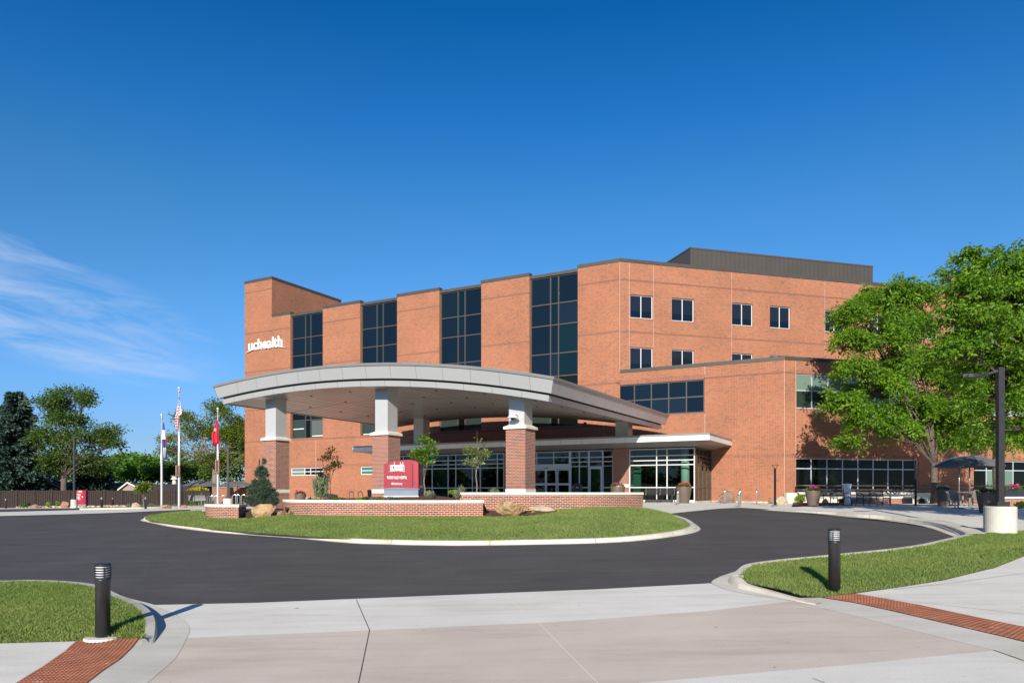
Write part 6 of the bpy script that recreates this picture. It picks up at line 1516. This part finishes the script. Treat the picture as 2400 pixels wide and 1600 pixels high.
for k, (px, Y, lo, mm, lb) in enumerate(((345, 125, [(345, 1105, 45, 26, 0, 4), (318, 1120, 34, 24, 0, 4), (372, 1110, 30, 28, 0, 3), (340, 1085, 24, 18, 0, 3)], 'leaf_far', 'bright green rounded tree beyond the bungalows, left of the flagpoles'),
        (285, 135, [(290, 1100, 30, 34, 0, 3), (300, 1080, 20, 16, 0, 3), (268, 1110, 30, 25, 0, 3), (310, 1110, 30, 28, 0, 3)], 'leaf_far', 'distant green tree right of the tall spreading tree'),
        (430, 128, [(420, 1110, 40, 34, 0, 4), (460, 1120, 40, 30, 0, 4), (395, 1118, 30, 30, 0, 3)], 'leaf_mid', 'dark green tree mass behind the flagpoles and bungalow roof'),
        (560, 124, [(545, 1090, 40, 50, 0, 4), (580, 1060, 40, 60, 0, 4), (520, 1115, 40, 30, 0, 3)], 'leaf_mid', 'dark tree directly behind the left edge of the hospital'),
        (80, 135, [(60, 1110, 70, 45, 0, 4), (130, 1110, 60, 40, 0, 4), (200, 1115, 60, 36, 0, 4)], 'leaf_mid', 'dark tree mass behind the bungalow on the left'),
        (-130, 115, [(-130, 1050, 80, 80, 0, 4), (-60, 1080, 50, 60, 0, 4), (-200, 1060, 80, 80, 0, 4)], 'leaf_mid', 'large tree beyond the left edge of the photo'))):
    b = bt(px, Y); tree('tree', lb, b, .35, 3., L_px(b, Y, lo), mm, 900, 8, .5, .5, seed=40+k, droop=.3, asp=.65, shell=.5, gate=.3, twigs=False)
# trees behind the camera, mirrored in the glass
for side, spots in (('left', [(-46, -40), (-54, -29), (-61, -18), (-68, -7), (-75, 4), (-82, 15), (-89, 27)]), ('right', [(30, -44), (41, -39), (51, -33), (61, -27), (71, -20), (81, -12)])):
    for k, (x, y) in enumerate(spots):
        b = (x, y, H(x, y)); q = 1+.12*math.sin(k*2.3)
        tree('street_tree', 'leafy street tree mirrored in the glass, %s in the %s row behind the camera' % (('first', 'second', 'third', 'fourth', 'fifth', 'sixth', 'seventh')[k], side), b, .3, 2., [(0, 0, 5.2*q, 5., 4.5, 3.6*q), (3, 1, 3.2, 3.6, 3.4, 2.8), (-3, 0, 3., 3.6, 3.2, 2.8)], 'leaf_mid', 300, 7, .9, .9, seed=60+k, droop=.3, asp=.7, shell=.4, twigs=False)
# ---- saplings
def sapling(label, px, Y, ybase, ytop, lobes, m, n, seed, leaf=.12, lean=0., barkm='bark_pale', trunk=.028):
    p = pd(px, Y); b = (p[0], p[1], zat(ybase, Y)); s = Y/F
    return tree('sapling', label, b, trunk, (ybase-lobes[0][1])*s*.45, L_px(b, Y, [(a, c_, rx, rz, 0, ry) for a, c_, rx, rz, ry in lobes]), m, int(n*1.7), 5, leaf, leaf*.8, barkm, seed=seed, droop=.1, asp=.5, shell=.1, gate=.12)
sapling('green leafed sapling right of the crimson monument sign', 994.5, 30.5, 1160, 1018, [(990, 1064, 14, 13, .35), (995, 1032, 11, 11, .3), (975, 1068, 9, 7, .25), (1008, 1048, 9, 9, .25), (993, 1085, 13, 9, .3), (1012, 1064, 8, 4, .2)], 'leaf_bright', 130, 71, .13)
sapling('pale leafed sapling just left of the right canopy column', 1116.5, 29.5, 1155, 1000, [(1117, 1032, 11, 13, .3), (1118, 1008, 6, 9, .2), (1101, 1058, 9, 10, .25), (1112, 1062, 11, 10, .25), (1132, 1068, 9, 12, .25), (1098, 1082, 7, 7, .2), (1130, 1036, 9, 8, .25), (1117, 1085, 10, 6, .2)], 'leaf_young', 150, 72, .11)
sapling('thin sparse sapling in front of the tower wall beside the juniper', 774, 50, 1177, 1048, [(768, 1072, 12, 10, .5), (775, 1058, 7, 10, .4), (756, 1078, 8, 10, .4), (786, 1090, 11, 10, .5), (770, 1098, 13, 8, .5), (790, 1074, 6, 5, .3)], 'leaf_olive', 70, 73, .15, trunk=.035)
sapling('young staked tree beside the distant black bollard light', 336, 63, 1186, 1128, [(334, 1146, 11, 10, .5), (342, 1138, 8, 9, .4), (328, 1152, 7, 7, .3)], 'leaf_olive', 90, 74, .2, trunk=.05)
# ---- pine on the island
p = pd(618, 31.); b = (p[0], p[1], -.9); s = 31./F
P = []; D = []; rg = np.random.default_rng(3)
t = thing('dwarf_pine', 'shaggy blue green dwarf pine in front of the left canopy column', 'tree', b); OFF[t] = Vector((0, 0, 0))
pl = [(614, 1081, 2.5, 6), (613, 1102, 9, 10), (622, 1112, 11, 8), (606, 1110, 9, 9), (614, 1104, 8, 8), (622, 1128, 11, 9), (610, 1136, 13, 9), (600, 1132, 8, 9), (628, 1140, 14, 10), (588, 1151, 6, 6), (604, 1150, 15, 11), (624, 1155, 18, 12), (638, 1160, 12, 14), (600, 1168, 16, 12), (588, 1172, 9, 9), (620, 1172, 22, 12), (640, 1174, 13, 12), (612, 1180, 26, 9)]
for px, py, rx, rz in pl:
    c = (pd(px, 31)[0]-b[0], rg.normal()*.12, zat(py, 31)-b[2]); n = int(rx*rz*1.0)+20
    for q in blob_pts(n, c, (rx*s, rx*s*.9, rz*s), int(px*7+py), .35): 
        k = 16; P.append(np.tile(q, (k, 1))+rg.normal(size=(k, 3))*.012); d = rg.normal(size=(k, 3)); d[:, 2] = abs(d[:, 2])*.8+.25; o = (q-np.array(c)); o = o/np.linalg.norm(o)*.9; D.append(d+o)
V, Fq = quads(np.concatenate(P), .095, np.concatenate(D), .10, 3, 0.); fast_mesh('needles', V, Fq, 'leaf_pine', t)
mb = MB(); mb.tube([(0, 0, -.2), (-.05, 0, .6), (.02, 0, 1.2), (-.08, 0, 1.85)], [.07, .06, .045, .015], 8)
for px, py, rx, rz in pl: mb.tube([(0, 0, max(.1, (zat(py, 31)-b[2])*.8)), (pd(px, 31)[0]-b[0], 0, zat(py, 31)-b[2])], [.03, .01], 5, False)
mb.build('trunk', 'bark', t)
# ---- shrubs
def shrub(label, px, Y, ybot, wpx, hpx, m, seed, leaf=.1, n=500, asp=.5, up_=.5, name='shrub', spiky=False, zb=None, cat='shrub', group=None):
    p = pd(px, Y); s = Y/F; b = (p[0], p[1], zb if zb is not None else zat(ybot, Y)); W = wpx*s/2; hh = hpx*s
    t = thing(name, label, cat, b, group); OFF[t] = Vector((0, 0, 0)); rg = np.random.default_rng(seed)
    if spiky:
        a = rg.random(n)*6.28; q = rg.random(n)**.6; base = np.stack([.35*W*q*np.cos(a), .35*W*q*np.sin(a), np.zeros(n)], 1); lean = np.stack([W*.9*q*np.cos(a), W*.9*q*np.sin(a), hh*(1.1-.5*q)], 1)
        tt = rg.random(n); 
        V, Fq = quads(base, np.linalg.norm(lean, axis=1)*(.7+.4*rg.random(n)), lean/np.linalg.norm(lean, axis=1)[:, None]*4, asp, seed, 0.)
    else:
        P = []
        for k in range(9): a = rg.random()*6.28; r = rg.random()*.55; P.append(blob_pts(n//9, (W*r*math.cos(a), W*r*math.sin(a), hh*(.38+.28*rg.random())), (W*.55, W*.55, hh*.38), seed*9+k, .35))
        V, Fq = quads(np.concatenate(P), leaf, None, asp, seed, up_)
    fast_mesh('foliage', V, Fq, m, t)
    mb = MB()
    for k in range(5): a = k*1.25; mb.tube([(0, 0, -.05), (W*.4*math.cos(a), W*.4*math.sin(a), hh*.5)], [.015, .006], 5, False)
    mb.build('stem', 'bark', t); return t
# juniper near the tower
p = pd(752, 50); s = 50/F; b = (p[0], p[1], zat(1176, 50)); t = thing('juniper', 'grey green upright juniper in front of the tower wall', 'shrub', b); OFF[t] = Vector((0, 0, 0)); P = []; D = []
rg = np.random.default_rng(12)
for k in range(46):
    a = rg.random()*6.28; r = rg.random()**.6; base = np.array([.25*r*math.cos(a), .25*r*math.sin(a), .0]); tip = np.array([20*s*r*math.cos(a), 20*s*r*math.sin(a), (68-26*r*rg.random()*1.6)*s]); n = 90
    q = .25+.75*rg.random(n); c = base+(tip-base)*q[:, None]; c += rg.normal(size=(n, 3))*.085*(1.2-q)[:, None]; P.append(c); D.append(np.tile((tip-base)/np.linalg.norm(tip-base), (n, 1))*1.2)
V, Fq = quads(np.concatenate(P), .17, np.concatenate(D), .3, 3, 0.); fast_mesh('foliage', V, Fq, 'leaf_sage', t)
mb = MB(); mb.tube([(0, 0, -.1), (0, 0, 1.)], [.06, .03], 6); mb.build('stem', 'bark', t)
shrub('bright green round shrub against the low concrete wall at the building corner', 1875, 43.5, 1183, 27, 26, 'leaf_lime', 1, .09, 1500, .35, .8)
shrub('dark green leafy plant below the white cabinet', 1975, 44, 1183.5, 18, 17, 'leaf_mid', 2, .12, 400)
shrub('dark green shrub beside the slim post lamp and tree trunk', 2160, 44, 1187, 18, 20, 'leaf_mid', 3, .12, 500)
shrub('dark green shrub right of the near lamp base', 2395, 36, 1194, 26, 18, 'leaf_mid', 4, .12, 500)
shrub('silvery sage bush in the mulch right of the monument sign', 1009, 29.2, 1168, 24, 17, 'leaf_sage', 5, .10, 700, .3, 1.)
shrub('silvery sage bush at the left end of the taller garden wall', 1071, 28.2, 1171, 15, 20, 'leaf_sage', 6, .09, 500, .3, 1.)
shrub('lime green perennial clump behind the left end of the taller garden wall', 1063, 29, 1161, 22, 11, 'leaf_lime', 7, .08, 500, .4, .9)
shrub('tall pale flower spikes behind the left end of the taller garden wall', 1082, 29.3, 1157, 17, 24, 'leaf_sage', 8, .1, 160, .05, 1., spiky=True, name='flower_clump', cat='plant')
shrub('pale spiky plant left of the right canopy column, behind the wall coping', 1156, 29.3, 1154.5, 20, 16, 'leaf_sage', 9, .1, 90, .05, 1., spiky=True, name='flower_clump', cat='plant')
shrub('tiny lime plant beside the spiky plant near the right canopy column', 1167, 29.2, 1154.5, 5, 6, 'leaf_lime', 10, .06, 80)
shrub('small yellow flowering clump right of the taller wall boulder', 1249, 27.2, 1204, 12, 6, 'leaf_yellow', 11, .05, 160)
shrub('small yellow flowering clump at the foot of the flat boulder', 1303, 27.9, 1196.5, 12, 4, 'leaf_yellow', 12, .05, 120)
shrub('small yellow flowers in front of the tan boulder at the short wall', 617, 28.9, 1211.5, 10, 5, 'leaf_yellow', 13, .04, 120)
shrub('low green tuft at the left end of the long garden wall', 684, 28., 1205.5, 14, 7, 'leaf_lime', 14, .05, 200)
shrub('small green plant between the short garden wall and the tan boulder', 588, 29.2, 1205, 8, 9, 'leaf_mid', 15, .07, 150)
shrub('low grey green cushion plant left of the juniper', 725, 47, 1177, 26, 12, 'leaf_sage', 16, .08, 500)
shrub('low green plants behind the coping below the juniper boulder', 790, 28.8, 1172, 40, 8, 'leaf_mid', 17, .07, 350, zb=-.40)
shrub('low green plants behind the long wall, left part', 735, 29.0, 1172, 36, 6, 'leaf_sage', 18, .07, 260, zb=-.42)
for k, (px, w_, h_, mm, lb) in enumerate(((842, 18, 9, 'leaf_lime', 'leftmost'), (858, 16, 10, 'leaf_mid', 'second'), (872, 16, 8, 'leaf_olive', 'third'), (884, 16, 9, 'leaf_lime', 'fourth'), (899, 16, 10, 'leaf_lime', 'fifth'), (914, 18, 9, 'leaf_mid', 'sixth'), (930, 18, 8, 'leaf_mid', 'rightmost'))):
    shrub('%s clump in the row of small bedding plants below the monument sign' % lb, px, 27.9+.35*(k % 3), 1171, w_, h_, mm, 80+k, .06, 330, .6, .7, name='bedding_plant', cat='plant', zb=-.40, group='bedding plants in front of the monument sign')
for k, px in enumerate((876, 905, 925)):
    p = pd(px, 27.7); pts = blob_pts(26, (p[0], p[1], -.30), (.07, .05, .04), k); V, Fq = quads(pts, .04, None, 1., k, .3); tag(fast_mesh('pansies', V, Fq, 'petal_violet'), '%s tuft of violet pansies below the monument sign' % ('left', 'middle', 'right')[k], 'flowers')
# far verge plants
for k, (px, yb, w_, h_, mm, lb, sp_) in enumerate(((55, 1190, 18, 8, 'leaf_mid', 'low green clump left of the flat rock at the fence', 0), (65, 1189, 8, 12, 'leaf_mid', 'upright green clump beside the flat rock at the fence', 0), (87, 1183, 18, 12, 'leaf_lime', 'yellow green bush above the flat rock at the fence', 0), (113, 1189, 13, 13, 'leaf_lime', 'yellow green bush between the two fence boulders', 0), (135, 1188, 13, 15, 'leaf_lime', 'bright green bush left of the round reddish boulder', 0),
        (213.5, 1185, 10, 16, 'leaf_young', 'young shrub right of the red directional sign', 0), (248, 1182, 10, 14, 'leaf_young', 'young shrub behind the distant dark bollard', 0), (271, 1182, 8, 12, 'leaf_young', 'young shrub right of the slim grey bollard', 0), (304, 1179, 8, 14, 'leaf_young', 'young shrub left of the pinkish boulder at the fence', 0),
        (302, 1190, 14, 11, 'leaf_sage', 'grassy clump left of the pinkish boulder', 1), (332, 1191, 12, 10, 'leaf_sage', 'grey green tuft between the pinkish boulder and the black bollard', 1), (355, 1190, 8, 13, 'leaf_sage', 'thin grass clump right of the distant black bollard', 1), (362, 1190, 6, 8, 'leaf_sage', 'tiny grass tuft left of the long tan boulder', 1), (399, 1178, 15, 6, 'leaf_mid', 'round green shrub by the fence between two flagpoles', 0),
        (410, 1188, 10, 9, 'leaf_sage', 'grass tuft right of the long tan boulder', 1), (435, 1180, 20, 12, 'leaf_mid', 'green shrub right of the middle flagpole', 0), (447, 1186, 14, 14, 'leaf_lime', 'tall ornamental grass near the patio', 1), (462, 1185, 16, 13, 'leaf_mid', 'green perennial clump in front of the distant patio table', 0), (502, 1180, 14, 9, 'leaf_mid', 'green shrub at the foot of the right flagpole', 0), (560, 1184, 18, 5, 'leaf_mid', 'low green plants under the hoop racks at the tower', 0))):
    x, y = at(px, yb, .04); shrub(lb, px, y, yb, w_, h_, mm, 100+k, .16, 420 if not sp_ else 220, .4 if not sp_ else .05, .7, spiky=bool(sp_), name='shrub' if not sp_ else 'ornamental_grass', cat='shrub' if not sp_ else 'grass clump')
x, y = pd(464, 95); shrub('bright yellow green hedge behind the fence, right of the bungalow', 464, 96, 1160, 60, 18, 'leaf_yellow', 140, .3, 1500, .6, .5, name='hedge', cat='hedge')
# ---- grass blades
def inside(poly, X, Y):
    r = np.zeros(len(X), bool); n = len(poly)
    for i in range(n):
        x1, y1 = poly[i]; x2, y2 = poly[(i+1) % n]
        if y1 == y2: continue
        c_ = ((y1 > Y) != (y2 > Y)) & (X < (x2-x1)*(Y-y1)/(y2-y1)+x1); r ^= c_
    return r
def blades(name, pts, h, w_, seed, label):
    rg = np.random.default_rng(seed); n = len(pts); C = np.asarray(pts); a = rg.random(n)*6.28; sx_ = np.cos(a)*w_/2; sy_ = np.sin(a)*w_/2
    hh = h*(.55+.75*rg.random(n)); ln = rg.normal(size=(n, 2))*.45*hh[:, None]
    V = np.stack([C+np.stack([-sx_, -sy_, -.01+0*a], 1), C+np.stack([sx_, sy_, -.01+0*a], 1), C+np.stack([sx_*.6+ln[:, 0]*.5, sy_*.6+ln[:, 1]*.5, hh*.6], 1), C+np.stack([ln[:, 0], ln[:, 1], hh], 1)], 1).reshape(-1, 3)
    o = fast_mesh(name, V, np.arange(4*n).reshape(-1, 4), 'leaf_grass'); tag(o, label, 'grass', kind='stuff'); return o
def fill(poly, n, zf, seed, near=True):
    rg = np.random.default_rng(seed); P = np.array(poly); lo, hi = P.min(0), P.max(0); out = []
    X = lo[0]+(hi[0]-lo[0])*rg.random(n*4); Y_ = lo[1]+(hi[1]-lo[1])*rg.random(n*4)
    k = inside(poly, X, Y_); X, Y_ = X[k], Y_[k]; U = X/Y_; k = (U > -.73) & (U < .73); X, Y_ = X[k][:n], Y_[k][:n]
    return [(x, y, zf(x, y)) for x, y in zip(X, Y_)]
blades('grass', fill(bm_poly, 80000, zlawnL, 1), .05, .010, 1, 'mown green grass of the left front lawn')
blades('grass', fill(lawnRp, 120000, zlawnR, 2), .05, .011, 2, 'mown green grass of the right front lawn')
rg = np.random.default_rng(9); IV = np.array(mbI.v).reshape(len(cols_), NR+1, 3); nB_ = 130000
i = rg.random(nB_)*(len(cols_)-1); j = rg.random(nB_)*NR; i0 = i.astype(int); j0 = j.astype(int); fi = (i-i0)[:, None]; fj = (j-j0)[:, None]
pp = (IV[i0, j0]*(1-fi)*(1-fj)+IV[i0+1, j0]*fi*(1-fj)+IV[i0, j0+1]*(1-fi)*fj+IV[i0+1, j0+1]*fi*fj)
blades('grass', pp, .04, .017, 3, 'mown green grass of the island lawn')
